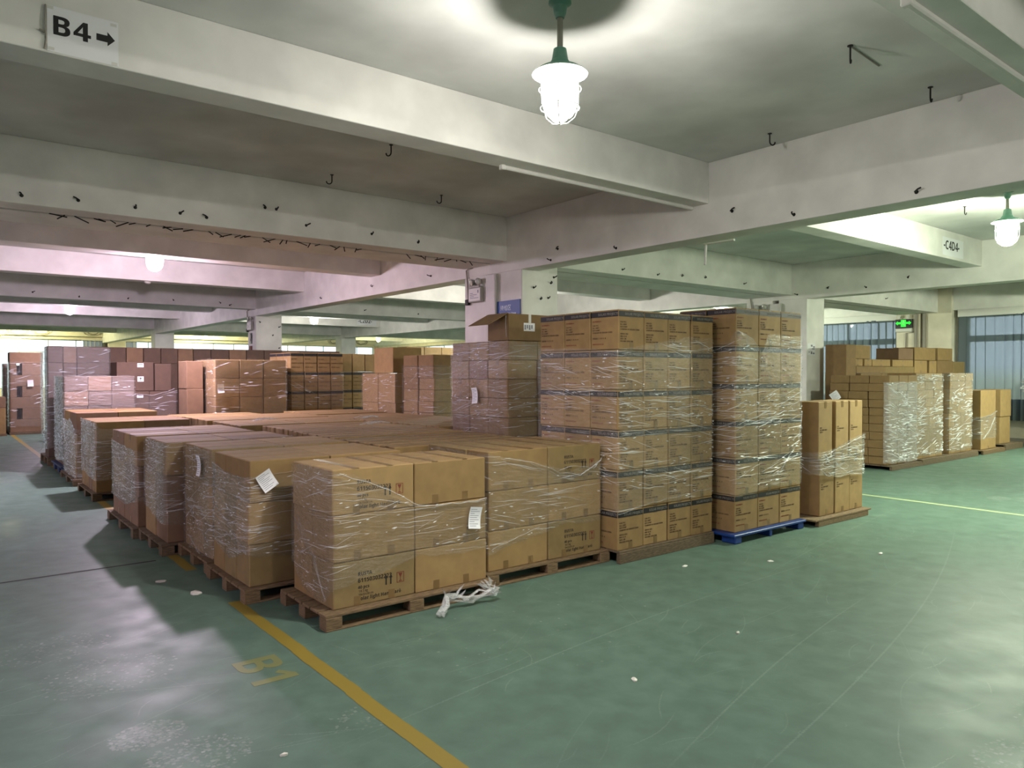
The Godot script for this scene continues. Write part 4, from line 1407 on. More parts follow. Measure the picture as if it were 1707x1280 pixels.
func corner_pallets() -> void:
	# corner pallet by the yellow line: three layers, two by two
	wooden_pallet("raw wood block pallet under the corner load at the yellow line", 1.90, 3.20, -4.26, -5.02)
	var a := cartons_of({"phrase": "corner pallet beside yellow line", "at": Vector3(1.98, 0.1, -4.34), "size": Vector3(0.60, 0.297, 0.32), "n": [2, 3, 2], "look": K_MIX, "tape": "two", "jitter": 0.005})
	for b in a:
		if b.k == 0 and b.i == 0 and b.j != 1:
			print_front(b.node, b.size)
	film("clear stretch film round the corner load, pulled down across its front", 1.98, 3.18, -4.34, -4.98,
		[Vector2(0, 0.985), Vector2(0.66, 0.985), Vector2(0.80, 0.95), Vector2(1.05, 0.84), Vector2(1.27, 0.715), Vector2(1.5, 0.69), Vector2(1.95, 0.685)],
		[Vector2(0, 0.30), Vector2(0.2, 0.16), Vector2(0.55, 0.13), Vector2(0.66, 0.24), Vector2(1.0, 0.30), Vector2(1.3, 0.36), Vector2(1.95, 0.30)],
		{"ds": 0.016, "dv": 0.0075, "amp": 1.15, "seed": 1.0, "folds": [[[Vector2(0.70, 0.965), Vector2(1.05, 0.83), Vector2(1.27, 0.70), Vector2(1.5, 0.682), Vector2(1.86, 0.69)], 0.011], [[Vector2(0.66, 0.80), Vector2(1.0, 0.77), Vector2(1.27, 0.695), Vector2(1.86, 0.675)], 0.007], [[Vector2(0.05, 0.60), Vector2(0.35, 0.40), Vector2(0.55, 0.17)], 0.006], [[Vector2(0.1, 0.63), Vector2(0.4, 0.38), Vector2(0.56, 0.15)], 0.005]]})
	paper_tag("white paper tag under the fold on the front of the corner load", Vector3(3.06, 0.565, -4.325), 0.105, 0.155, -0.13)
	# the load beside it
	wooden_pallet("raw wood block pallet under the torn-film front load", 3.24, 4.53, -4.40, -5.30)
	a = cartons_of({"phrase": "torn-film front load", "at": Vector3(3.29, 0.1, -4.46), "size": Vector3(0.595, 0.303, 0.285), "n": [2, 3, 3], "look": K_MIX, "tape": "two", "jitter": 0.007})
	for b in a:
		if b.k == 0 and b.i == 1 and b.j != 1:
			print_front(b.node, b.size)
	film("torn stretch film bunched at the corner of the second front load", 3.29, 4.48, -4.46, -5.25,
		[Vector2(0, 0.99), Vector2(0.80, 0.985), Vector2(1.1, 0.94), Vector2(1.4, 0.86), Vector2(1.65, 0.80), Vector2(1.85, 0.84), Vector2(2.1, 0.90)],
		[Vector2(0, 0.28), Vector2(0.82, 0.24), Vector2(1.2, 0.32), Vector2(1.6, 0.37), Vector2(2.1, 0.36)],
		{"ds": 0.016, "dv": 0.0075, "amp": 1.5, "seed": 2.0, "slant": -0.5, "folds": [[[Vector2(0.95, 0.955), Vector2(1.25, 0.90), Vector2(1.5, 0.80), Vector2(1.75, 0.76), Vector2(1.98, 0.86)], 0.010], [[Vector2(1.2, 0.90), Vector2(1.5, 0.77), Vector2(1.7, 0.70)], 0.008], [[Vector2(1.2, 0.70), Vector2(1.45, 0.62), Vector2(1.75, 0.55)], 0.008], [[Vector2(1.5, 0.82), Vector2(1.7, 0.84), Vector2(1.9, 0.80), Vector2(2.0, 0.88)], 0.007], [[Vector2(0.82, 0.27), Vector2(1.3, 0.39)], 0.005]]})
	# loose film on the floor in front
	var m := MB.new()
	var path := [Vector3(2.60, 0.02, -4.05), Vector3(2.66, 0.05, -4.09), Vector3(2.71, 0.09, -4.16), Vector3(2.80, 0.07, -4.17), Vector3(2.90, 0.05, -4.15), Vector3(3.0, 0.06, -4.16), Vector3(3.08, 0.07, -4.13), Vector3(3.14, 0.05, -4.15), Vector3(3.13, 0.07, -4.22), Vector3(3.05, 0.1, -4.23)]
	for t in 6:
		var pts := []
		for p in path:
			pts.append(p + Vector3(rng.randf_range(-0.02, 0.02), maxf(rng.randf_range(-0.03, 0.035), 0.012 - p.y), rng.randf_range(-0.02, 0.02)))
		m.tube(pts, rng.randf_range(0.008, 0.02), 6, 0.35)
	for t in 26:
		var p: Vector3 = path[rng.randi_range(0, 8)].lerp(path[rng.randi_range(1, 2)], 0.0)
		var q := p + Vector3(rng.randf_range(-0.05, 0.05), rng.randf_range(-0.01, 0.05), rng.randf_range(-0.04, 0.04))
		q.y = maxf(q.y, 0.01)
		var r := q + Vector3(rng.randf_range(-0.06, 0.06), rng.randf_range(-0.02, 0.05), rng.randf_range(-0.03, 0.03))
		r.y = maxf(r.y, 0.01)
		m.tri(p, q, r, Vector3.UP)
		m.tri(p + Vector3(0, 0.001, 0), q + Vector3(0, 0.001, 0), r + Vector3(0, 0.001, 0), Vector3.DOWN)
	single("film_scrap", m.mesh(), M.film_fold, "crumpled clear film scrap lying before the corner pallet", "plastic film")


func yellow_line_pallets() -> void:
	# x0, z front, depth, nz, width, look, film top/bottom and so on, from near to far
	var P := [
		["second", 1.74, -5.17, 0.81, 3, 0.60, K_MIX, 0.07],
		["third", 1.76, -6.12, 0.78, 3, 0.60, K_MIX, 0.09],
		["fourth", 1.62, -6.98, 0.80, 2, 0.58, K_DEEP, 0.07],
		["fifth", 1.57, -7.88, 1.20, 2, 0.58, K_DEEP, 0.07],
		["sixth", 1.62, -10.46, 1.08, 4, 0.56, K_DEEP, 0.08],
		["seventh", 1.62, -12.02, 1.22, 2, 0.53, K_DEEP, 0.07],
	]
	for p in P:
		var name_ := "%s pallet along yellow line" % p[0]
		wooden_pallet("wood block pallet under the %s load along the yellow line" % p[0], p[1] - 0.05, p[1] + 1.23, p[2] + 0.05, p[2] - p[3] - 0.05, 0.1, "block", "pallet_wood" if p[0] in ["second", "third"] else "pallet_wood_old")
		var top := 1.04 if p[0] == "seventh" else 0.99
		cartons_of({"phrase": name_, "at": Vector3(p[1], 0.1, p[2]), "size": Vector3(p[5], (top - 0.1) / 3.0, p[3] / p[4]), "n": [2, 3, p[4]], "look": p[6], "tape": "long" if p[0] in ["fifth", "sixth"] else "", "jitter": 0.006})
		var la: float = p[3]
		var x1: float = p[1] + p[5] * 2
		var z1: float = p[2] - p[3]
		var fl := "stretch film round the %s load along the yellow line" % p[0]
		match p[0]:
			"second":
				film("film sagging below the lid of the second load, tied at its corner", p[1], x1, p[2], z1, [Vector2(0, 0.91), Vector2(0.3, 0.865), Vector2(0.6, 0.855), Vector2(la, 0.87), Vector2(la + 0.5, 0.90), Vector2(9, 0.9)], [Vector2(0, 0.32), Vector2(0.4, 0.24), Vector2(la - 0.05, 0.33), Vector2(la + 0.3, 0.30), Vector2(9, 0.3)],
					{"ds": 0.018, "dv": 0.008, "amp": 1.5, "dense": 2.0, "seed": 3.0, "slant": 0.35, "folds": [[[Vector2(0, 0.91), Vector2(0.3, 0.865), Vector2(0.6, 0.855), Vector2(la + 0.35, 0.89)], 0.006], [[Vector2(0.0, 0.62), Vector2(0.4, 0.46), Vector2(la - 0.02, 0.34)], 0.007], [[Vector2(0.0, 0.5), Vector2(0.4, 0.4), Vector2(la - 0.02, 0.33)], 0.006]]})
				paper_tag("white paper tag hung askew on the second load along the yellow line", Vector3(1.855, 0.845, -5.155), 0.115, 0.135, 0.55)
			"third":
				film(fl + ", ragged at the foot", p[1], x1, p[2], z1, [Vector2(0, 0.98), Vector2(9, 0.98)], [Vector2(0, 0.12), Vector2(0.4, 0.10), Vector2(la, 0.13), Vector2(9, 0.3)],
					{"ds": 0.02, "dv": 0.009, "amp": 1.5, "dense": 2.0, "seed": 4.0, "slant": 0.9, "folds": [[[Vector2(0.05, 0.55), Vector2(0.3, 0.40), Vector2(la - 0.02, 0.22)], 0.008], [[Vector2(0.2, 0.20), Vector2(0.5, 0.10), Vector2(la - 0.05, 0.12)], 0.01]]})
				paper_tag("narrow grey paper tag on the third load along the yellow line", Vector3(1.742, 0.84, -6.36), 0.10, 0.17, 0.02, true)
			"fourth":
				film(fl, p[1], x1, p[2], z1, [Vector2(0, 0.99), Vector2(9, 0.985)], [Vector2(0, 0.36), Vector2(la, 0.25), Vector2(9, 0.3)], {"ds": 0.022, "dv": 0.009, "amp": 1.3, "dense": 2.0, "seed": 5.0})
			"fifth":
				film(fl + ", stopping below its top boxes", p[1], x1, p[2], z1, [Vector2(0, 0.88), Vector2(la, 0.84), Vector2(9, 0.82)], [Vector2(0, 0.30), Vector2(la * 0.6, 0.27), Vector2(la, 0.36), Vector2(9, 0.4)], {"ds": 0.024, "dv": 0.009, "amp": 1.5, "dense": 2.0, "seed": 6.0, "slant": 0.3, "folds": [[[Vector2(0, 0.3), Vector2(la * 0.6, 0.26), Vector2(la - 0.05, 0.37)], 0.009]]})
			"sixth":
				film(fl, p[1], x1, p[2], z1, [Vector2(0, 1.0), Vector2(la, 0.975), Vector2(la + 0.05, 0.90), Vector2(9, 0.91)], [Vector2(0, 0.30), Vector2(la, 0.26), Vector2(9, 0.3)], {"ds": 0.026, "dv": 0.010, "amp": 1.6, "dense": 2.0, "seed": 7.0, "look": "film_mid"})
			"seventh":
				film(fl + ", loose at the foot", p[1], x1, p[2], z1, [Vector2(0, 0.92), Vector2(la * 0.45, 0.90), Vector2(la * 0.55, 0.94), Vector2(la, 0.80), Vector2(9, 0.8)], [Vector2(0, 0.02), Vector2(la, 0.05), Vector2(9, 0.1)], {"ds": 0.028, "dv": 0.011, "amp": 1.8, "dense": 2.0, "seed": 8.0, "look": "film_mid"})


func carton_field() -> void:
	# the flat field of low loads behind the front ones: tall cartons stood on end
	var B := [[3.02, -5.42, 1.06, 4, 2, 0.735], [2.99, -6.53, 1.02, 4, 2, 0.745], [3.08, -7.64, 1.08, 4, 2, 0.705], [2.86, -8.78, 1.1, 4, 2, 0.81], [2.80, -9.93, 1.2, 4, 2, 0.84], [2.80, -11.17, 0.78, 3, 2, 0.60]]
	for i in B.size():
		var b: Array = B[i]
		cartons_of({"phrase": "%s middle block of the field" % ORD[i], "kind": "tall_carton", "at": Vector3(b[0], 0.0, b[1]), "size": Vector3(b[5], 0.985 + 0.006 * sin(i * 2.1), b[2] / b[3]), "n": [b[4], 1, b[3]], "look": K_MIX, "tape": "long", "jitter": 0.008})
	var C := [[4.54, -7.12, 1.08, 4, 2, 0.64], [4.53, -8.24, 1.1, 4, 2, 0.64], [4.52, -9.37, 1.08, 4, 2, 0.64], [4.50, -10.5, 1.2, 4, 2, 0.62]]
	for i in C.size():
		var b: Array = C[i]
		cartons_of({"phrase": "%s inner block of the field" % ORD[i], "kind": "tall_carton", "at": Vector3(b[0], 0.0, b[1]), "size": Vector3(b[5], 0.985 + 0.008 * cos(i * 1.7), b[2] / b[3]), "n": [b[4], 1, b[3]], "look": K_MIX, "tape": "long", "jitter": 0.008})
	for p in [["bunched film scrap on the field near its first gap", Vector3(3.15, 1.0, -9.1)], ["bunched film scrap on the field behind the torn-film load", Vector3(3.9, 1.0, -7.7)], ["bunched film scrap far back on the field", Vector3(4.4, 1.0, -8.8)]]:
		var m := MB.new()
		for t in 6:
			var c := Vector3(rng.randf_range(-0.1, 0.1), 0.015, rng.randf_range(-0.06, 0.06))
			m.tube([c, c + Vector3(0.1, 0.03, 0.03), c + Vector3(0.22, 0.01, rng.randf_range(-0.08, 0.08))], 0.012, 6, 0.4)
		single("film_scrap", m.mesh(), M.film_fold, p[0], "plastic film", "", p[1])


func printed_stacks() -> void:
	# the widest printed stack
	wooden_pallet("old grey wood skid under the widest printed stack", 4.52, 5.80, -4.27, -5.38, 0.105, "stringer", "pallet_wood_old")
	cartons_of({"phrase": "widest printed stack", "adj": "printed", "kind": "printed_carton", "at": Vector3(4.515, 0.105, -4.30), "size": Vector3(0.322, 0.339, 0.335), "n": [4, 6, 3], "look": ["kraft", "kraft_pale", "kraft"], "tape": "z", "gap": 0.008, "band": true, "jitter": 0.007, "group": "banded printed cartons of the widest stack"})
	film("stretch film round the widest printed stack, glinting on its front", 4.515, 5.805, -4.30, -5.31, [Vector2(0, 1.83), Vector2(1.0, 1.80), Vector2(1.5, 1.86), Vector2(1.9, 1.93), Vector2(9, 1.93)], [Vector2(0, 0.5), Vector2(1.0, 0.42), Vector2(1.5, 0.46), Vector2(9, 0.52)], {"ds": 0.02, "dv": 0.010, "amp": 1.6, "dense": 1.7, "crease": 1.1, "seed": 9.0, "slant": -0.5, "folds": [[[Vector2(1.02, 0.42), Vector2(1.4, 0.47), Vector2(1.9, 0.50), Vector2(2.28, 0.52)], 0.007], [[Vector2(0.02, 1.12), Vector2(0.5, 1.08), Vector2(1.0, 1.12)], 0.006]]})
	# the stack on the blue pallet
	plastic_pallet("bright blue plastic pallet under the narrow printed stack", 5.86, 7.10, -4.09, -5.05, 0.09, "blue_plastic")
	cartons_of({"phrase": "printed stack on blue pallet", "adj": "printed", "kind": "printed_carton", "at": Vector3(5.95, 0.09, -4.15), "size": Vector3(0.381, 0.3555, 0.33), "n": [3, 6, 2], "look": ["kraft", "kraft_pale"], "tape": "z", "gap": 0.008, "band": true, "variant": 0, "jitter": 0.006, "group": "banded printed cartons on the blue pallet"})
	film("stretch film round the stack on the blue pallet, torn at the top corner", 5.95, 7.095, -4.15, -4.82, [Vector2(0, 1.86), Vector2(0.6, 1.90), Vector2(0.69, 2.02), Vector2(0.95, 1.93), Vector2(1.1, 1.80), Vector2(1.2, 1.98), Vector2(9, 2.0)], [Vector2(0, 0.5), Vector2(0.67, 0.42), Vector2(1.2, 0.47), Vector2(9, 0.55)], {"ds": 0.02, "dv": 0.010, "amp": 1.7, "dense": 2.2, "crease": 1.2, "seed": 10.0, "slant": 0.55, "folds": [[[Vector2(0.69, 2.0), Vector2(0.92, 1.93), Vector2(1.08, 1.80)], 0.008], [[Vector2(0.66, 1.16), Vector2(1.2, 1.19), Vector2(1.8, 1.24)], 0.008], [[Vector2(1.4, 0.6), Vector2(1.75, 0.9), Vector2(1.82, 1.2)], 0.009]]})
	# tall plain cartons on a board
	wooden_pallet("plywood board on stringers under the tall plain cartons", 7.18, 8.36, -4.03, -4.75, 0.075, "board", "pallet_wood")
	var y := 0.077
	for j in 2:
		var xs := [[7.36, 0.285], [7.735, 0.28], [8.02, 0.29]] if j == 1 else [[7.40, 0.30], [7.71, 0.32], [8.04, 0.30]]
		for i in 3:
			var s := Vector3(xs[i][1] - 0.004, 0.608, 0.32)
			var nm: String = ["lower", "upper"][j]
			var o := carton("tall_carton", "%s tall plain carton, %s along the plywood board" % [nm, ORD[i]], "tall plain cartons on the plywood board", s, Vector3(xs[i][0] + xs[i][1] / 2, y, -4.27 - rng.randf_range(0, 0.015)), rng.randf_range(-0.01, 0.01), "kraft_pale" if i else "kraft", "z")
			put_text(o, "printed_lettering", "SOL:\nTR. LIGHT ASSY\nQTY: 4", 0.014, M.ink_brown, Vector3(-s.x / 2 + 0.03, 0.31, s.z / 2 + 0.001))
		y += 0.61
	film("loose band of film round the waist of the tall plain cartons", 7.36, 8.33, -4.105, -4.43, [Vector2(0, 0.74), Vector2(0.34, 0.76), Vector2(0.7, 0.80), Vector2(1.0, 0.87), Vector2(1.3, 0.92), Vector2(9, 0.92)], [Vector2(0, 0.56), Vector2(0.34, 0.52), Vector2(0.8, 0.47), Vector2(9, 0.48)], {"ds": 0.016, "dv": 0.009, "amp": 2.2, "dense": 3.0, "crease": 1.1, "seed": 11.0, "slant": -1.0, "look": "film_mid", "folds": [[[Vector2(0.3, 0.74), Vector2(0.7, 0.66), Vector2(1.29, 0.72)], 0.012], [[Vector2(0.36, 0.70), Vector2(0.8, 0.80), Vector2(1.29, 0.90)], 0.009], [[Vector2(0.5, 0.5), Vector2(1.29, 0.52)], 0.008]]})
	# the stack crowned by an open carton
	cartons_of({"phrase": "stack under the open carton", "at": Vector3(4.66, 0.0, -5.98), "size": Vector3(0.40, 0.2, 0.345), "heights": [0.74, 0.2, 0.2, 0.2, 0.2, 0.2, 0.2], "n": [2, 7, 3], "look": ["kraft_deep", "kraft_red", "kraft"], "tape": "long", "jitter": 0.006})
	flat_film("film round the stack under the open carton, glinting at its rear corner", 4.66, 5.46, -5.98, -7.02, 0.9, 1.93, {"ds": 0.02, "dv": 0.010, "amp": 1.8, "dense": 1.6, "seed": 12.0, "slant": 0.6, "folds": [[[Vector2(0.0, 1.80), Vector2(0.25, 1.83), Vector2(0.4, 1.8)], 0.008], [[Vector2(0.0, 1.12), Vector2(0.3, 1.13), Vector2(0.6, 1.09)], 0.006]]})
	paper_tag("paper tag on the stack under the open carton", Vector3(4.64, 1.36, -6.52), 0.10, 0.17, 0.08, true)
	var o := thing("open_carton", "opened carton with a raised flap on the stack before the blue sign", "carton", Vector3(4.97, 1.942, -6.16))
	var w := 0.60
	var h := 0.275
	var d := 0.36
	var t := 0.007
	part(o, "front_panel", span_mesh(Vector3(-w / 2, 0, d / 2 - t), Vector3(w / 2, h, d / 2), 0.002), M.kraft_deep)
	part(o, "back_panel", span_mesh(Vector3(-w / 2, 0, -d / 2), Vector3(w / 2, h, -d / 2 + t), 0.002), M.kraft_deep)
	for s in [-1.0, 1.0]:
		part(o, "side_panel", span_mesh(Vector3(s * w / 2 - (t if s > 0 else 0.0), 0, -d / 2 + t), Vector3(s * w / 2 + (t if s < 0 else 0.0), h, d / 2 - t), 0.002), M.kraft_deep)
	part(o, "bottom_panel", span_mesh(Vector3(-w / 2 + t, 0, -d / 2 + t), Vector3(w / 2 - t, t, d / 2 - t)), M.kraft_deep)
	var f := MB.new()
	f.span(Vector3(-0.29, -0.003, -d / 2 + 0.005), Vector3(0.0, 0.003, d / 2 - 0.005), 0.002)
	var fp := part(o, "flap", f.mesh(), M.kraft, Vector3(-w / 2, h + 0.004, 0.0))
	fp.rotation.z = 0.47
	f = MB.new()
	f.span(Vector3(0.0, -0.003, -d / 2 + 0.005), Vector3(0.2, 0.003, d / 2 - 0.005), 0.002)
	fp = part(o, "flap", f.mesh(), M.kraft_deep, Vector3(w / 2, h + 0.004, 0.0))
	fp.rotation.z = -0.9
	part(o, "paper_label", span_mesh(Vector3(-0.1, 0.1, d / 2), Vector3(0.05, 0.185, d / 2 + 0.001)), M.paper)
	f = MB.new()
	for i in 4:
		f.span(Vector3(-0.09 + 0.03 * i, 0.115 + 0.012 * (i % 2), d / 2 + 0.001), Vector3(-0.07 + 0.03 * i, 0.165, d / 2 + 0.0016))
	part(o, "label_print", f.mesh(), M.paper_ink)
	f = MB.new()
	f.span(Vector3(-0.035, 0.18, d / 2), Vector3(0.0, h, d / 2 + 0.0012))
	part(o, "torn_tape", f.mesh(), M.trunking)
	f = MB.new()
	f.tube([Vector3(-w / 2 - 0.01, h, 0.15), Vector3(-w / 2 - 0.02, h - 0.12, 0.155), Vector3(-w / 2 - 0.012, h - 0.24, 0.16)], 0.014, 6, 0.3)
	part(o, "hanging_film", f.mesh(), M.film_fold)


func back_stacks() -> void:
	# across the back of the field, from the aisle to the joint column
	cartons_of({"phrase": "three-wide plain stack", "at": Vector3(3.52, 0.0, -12.02), "size": Vector3(0.385, 0.3, 0.52), "heights": [0.92, 0.3, 0.3, 0.3], "n": [3, 4, 2], "look": ["kraft", "kraft_pale"], "tape": "", "gap": 0.012, "jitter": 0.005})
	film("film on the aisle side of the three-wide plain stack", 3.52, 4.68, -12.02, -13.06, [Vector2(0, 1.83), Vector2(9, 1.83)], [Vector2(0, 0.95), Vector2(9, 0.95)], {"ds": 0.03, "dv": 0.012, "amp": 1.6, "seed": 13.0})
	paper_tag("white paper tag on the three-wide plain stack", Vector3(3.60, 1.36, -12.0), 0.10, 0.14, 0.08)
	cartons_of({"phrase": "slim stack beside the three-wide stack", "at": Vector3(3.22, 0.0, -12.5), "size": Vector3(0.26, 0.5, 0.5), "heights": [0.9, 0.45, 0.45], "n": [1, 3, 1], "look": K_RED, "tape": "", "jitter": 0.004})
	cartons_of({"phrase": "small banded stack", "adj": "printed", "kind": "printed_carton", "at": Vector3(4.86, 0.0, -12.3), "size": Vector3(0.244, 0.33, 0.33), "heights": [0.97, 0.33, 0.33, 0.33], "n": [4, 4, 3], "look": ["kraft_pale"], "tape": "", "gap": 0.012, "band": true, "lettering": false, "jitter": 0.006})  # pale kraft only: makes up for light missing on these fronts
	flat_film("film on the small banded stack", 4.86, 5.836, -12.3, -13.29, 1.0, 1.6, {"ds": 0.03, "dv": 0.013, "amp": 1.8, "seed": 14.0, "slant": -1.0})
	cartons_of({"phrase": "second banded stack past it", "adj": "printed", "kind": "printed_carton", "at": Vector3(6.0, 0.0, -12.8), "size": Vector3(0.26, 0.33, 0.33), "heights": [0.64, 0.33, 0.33, 0.33, 0.34], "n": [4, 5, 1], "look": ["kraft_pale", "kraft"], "tape": "", "gap": 0.014, "band": true, "band_layers": 4, "lettering": false, "jitter": 0.006})
	# turned stacks whose aisle sides are lit
	cartons_of({"phrase": "big pair by joint column", "kind": "big_carton", "at": Vector3(6.02, 0.0, -10.76), "size": Vector3(0.55, 0.5, 0.6), "heights": [0.6, 0.5, 0.5], "n": [1, 3, 2], "look": ["kraft_pale", "kraft"], "tape": "", "gap": 0.025, "jitter": 0.006})
	carton("big_carton", "big single carton standing on the pair of big cartons", "", Vector3(0.55, 0.43, 0.66), Vector3(6.30, 1.602, -11.16), 0.0, "kraft_pale", "")
	flat_film("film on the pair of big cartons", 6.02, 6.57, -10.76, -11.95, 0.9, 1.6, {"ds": 0.03, "dv": 0.013, "amp": 1.6, "seed": 15.0})
	cartons_of({"phrase": "five-layer joint-column stack", "at": Vector3(6.08, 0.0, -9.66), "size": Vector3(0.42, 0.18, 0.47), "heights": [0.98, 0.182, 0.182, 0.182, 0.182, 0.182], "n": [1, 6, 2], "look": ["kraft_deep", "kraft"], "tape": "", "gap": 0.03, "jitter": 0.008})
	flat_film("film on the five-layer stack by the joint column", 6.08, 6.5, -9.66, -10.6, 0.9, 1.72, {"ds": 0.026, "dv": 0.012, "amp": 2.0, "seed": 16.0, "slant": 1.0})
	# the long high row further back
	var xs := [1.60, 1.83, 2.04, 2.56, 2.83, 3.12, 3.42, 3.72, 4.0, 4.33, 4.68, 5.02, 5.38, 5.75, 6.15, 6.6, 7.05]
	for i in xs.size() - 1:
		var w: float = xs[i + 1] - xs[i]
		carton("row_carton", "top carton of the long high back row, %s from aisle" % (ORD[i] if i < 13 else ["fourteenth", "fifteenth", "sixteenth"][i - 13]), "top cartons of the long back row", Vector3(w - 0.012, 0.29, 0.5), Vector3(xs[i] + w / 2, 1.785, -15.28), 0.0, ["kraft_dimmed", "kraft_red", "kraft_dimmed"][i % 3], "")  # mostly the darkened kraft, painting the row as dimly lit
		carton("tall_carton", "tall carton under the long back row, %s from aisle" % (ORD[i] if i < 13 else ["fourteenth", "fifteenth", "sixteenth"][i - 13]), "tall cartons under the long back row", Vector3(w - 0.012, 1.64, 0.5), Vector3(xs[i] + w / 2, 0.142, -15.28), 0.0, "kraft_dimmed", "")
	wooden_pallet("old wood pallet under the aisle end of the long back row", 1.58, 3.0, -14.95, -16.0, 0.14, "block", "pallet_wood_old")
	film("film round the aisle end of the long back row", 1.60, 2.56, -15.02, -15.95, [Vector2(0, 2.06), Vector2(9, 2.06)], [Vector2(0, 0.2), Vector2(9, 1.2)], {"ds": 0.035, "dv": 0.015, "amp": 2.2, "seed": 17.0, "look": "film_mid"})
	for i in 4:
		var x := 7.75 + i * 0.42
		carton("row_carton", "carton of the high stack glimpsed behind the five-layer stack, %s along" % ORD[i], "high cartons behind the five-layer stack", Vector3(0.41, 0.36, 0.4), Vector3(x, 1.78, -13.2), 0.0, "kraft_olive", "")
		carton("tall_carton", "tall carton hidden behind the five-layer stack, %s along" % ORD[i], "tall cartons behind the five-layer stack", Vector3(0.41, 1.775, 0.4), Vector3(x, 0.0, -13.2), 0.0, "kraft_olive", "")
	# big cartons between the row and the field
	cartons_of({"phrase": "sagging-film big pair", "kind": "big_carton", "at": Vector3(2.55, 0.0, -14.02), "size": Vector3(0.45, 0.43, 0.6), "heights": [0.85, 0.44], "n": [2, 2, 1], "look": K_DIMMED, "tape": "", "jitter": 0.004})
	carton("big_carton", "wide reddish carton with two white stickers on the big pair", "", Vector3(0.58, 0.5, 0.55), Vector3(2.79, 1.292, -14.34), 0.0, "kraft_dimmed", "")
	carton("big_carton", "narrower reddish carton beside the one with two stickers", "", Vector3(0.27, 0.48, 0.5), Vector3(3.235, 1.292, -14.32), 0.0, "kraft_dimmed", "")
	for s in [["white address sticker on the wide reddish carton", Vector3(2.87, 1.74, -14.062), 0.10, 0.07], ["white umbrella sticker on the wide reddish carton", Vector3(2.87, 1.50, -14.062), 0.10, 0.09], ["white sticker on the big cartons with sagging film", Vector3(2.85, 1.20, -14.015), 0.10, 0.05]]:
		var o := thing("sticker", s[0], "sticker", s[1])
		part(o, "sheet", span_mesh(Vector3(-s[2] / 2, -s[3] / 2, 0), Vector3(s[2] / 2, s[3] / 2, 0.001)), M.paper)
		var pm := MB.new()
		if "umbrella" in s[0]:
			pm.span(Vector3(-0.004, -0.03, 0.001), Vector3(0.004, 0.01, 0.0016))
			pm.tri(Vector3(-0.025, 0.005, 0.0016), Vector3(0.025, 0.005, 0.0016), Vector3(0, 0.03, 0.0016), Vector3.BACK)
		else:
			pm.span(Vector3(-0.04, 0.008, 0.001), Vector3(0.04, 0.016, 0.0016))
		part(o, "print", pm.mesh(), M.sign_ink)
	film("film sagging across the pair of big cartons", 2.55, 3.45, -14.02, -14.6, [Vector2(0, 1.36), Vector2(0.58, 1.34), Vector2(0.8, 1.26), Vector2(1.1, 1.22), Vector2(1.3, 1.28), Vector2(1.5, 1.34), Vector2(9, 1.34)], [Vector2(0, 0.8), Vector2(9, 0.8)], {"ds": 0.03, "dv": 0.012, "amp": 1.6, "seed": 18.0, "folds": [[[Vector2(0.58, 1.34), Vector2(0.8, 1.26), Vector2(1.1, 1.21), Vector2(1.3, 1.27), Vector2(1.45, 1.33)], 0.018]]})
	# wrapped stack on the dark blue pallet
	plastic_pallet("dark blue plastic pallet under the film-white aisle stack", 1.58, 2.75, -13.34, -14.5, 0.14, "navy_plastic")
	cartons_of({"phrase": "film-white stack on navy pallet", "at": Vector3(1.64, 0.142, -13.42), "size": Vector3(0.335, 0.235, 0.34), "n": [3, 6, 3], "look": K_DIMMED, "tape": "", "jitter": 0.006})
	film("whitish film round the stack on the navy pallet", 1.64, 2.645, -13.42, -14.44, [Vector2(0, 1.56), Vector2(9, 1.56)], [Vector2(0, 0.2), Vector2(9, 0.3)], {"ds": 0.03, "dv": 0.013, "amp": 3.0, "seed": 19.0, "look": "film_mid", "folds": [[[Vector2(0.4, 0.95), Vector2(0.8, 1.0), Vector2(1.02, 0.98)], 0.014]]})


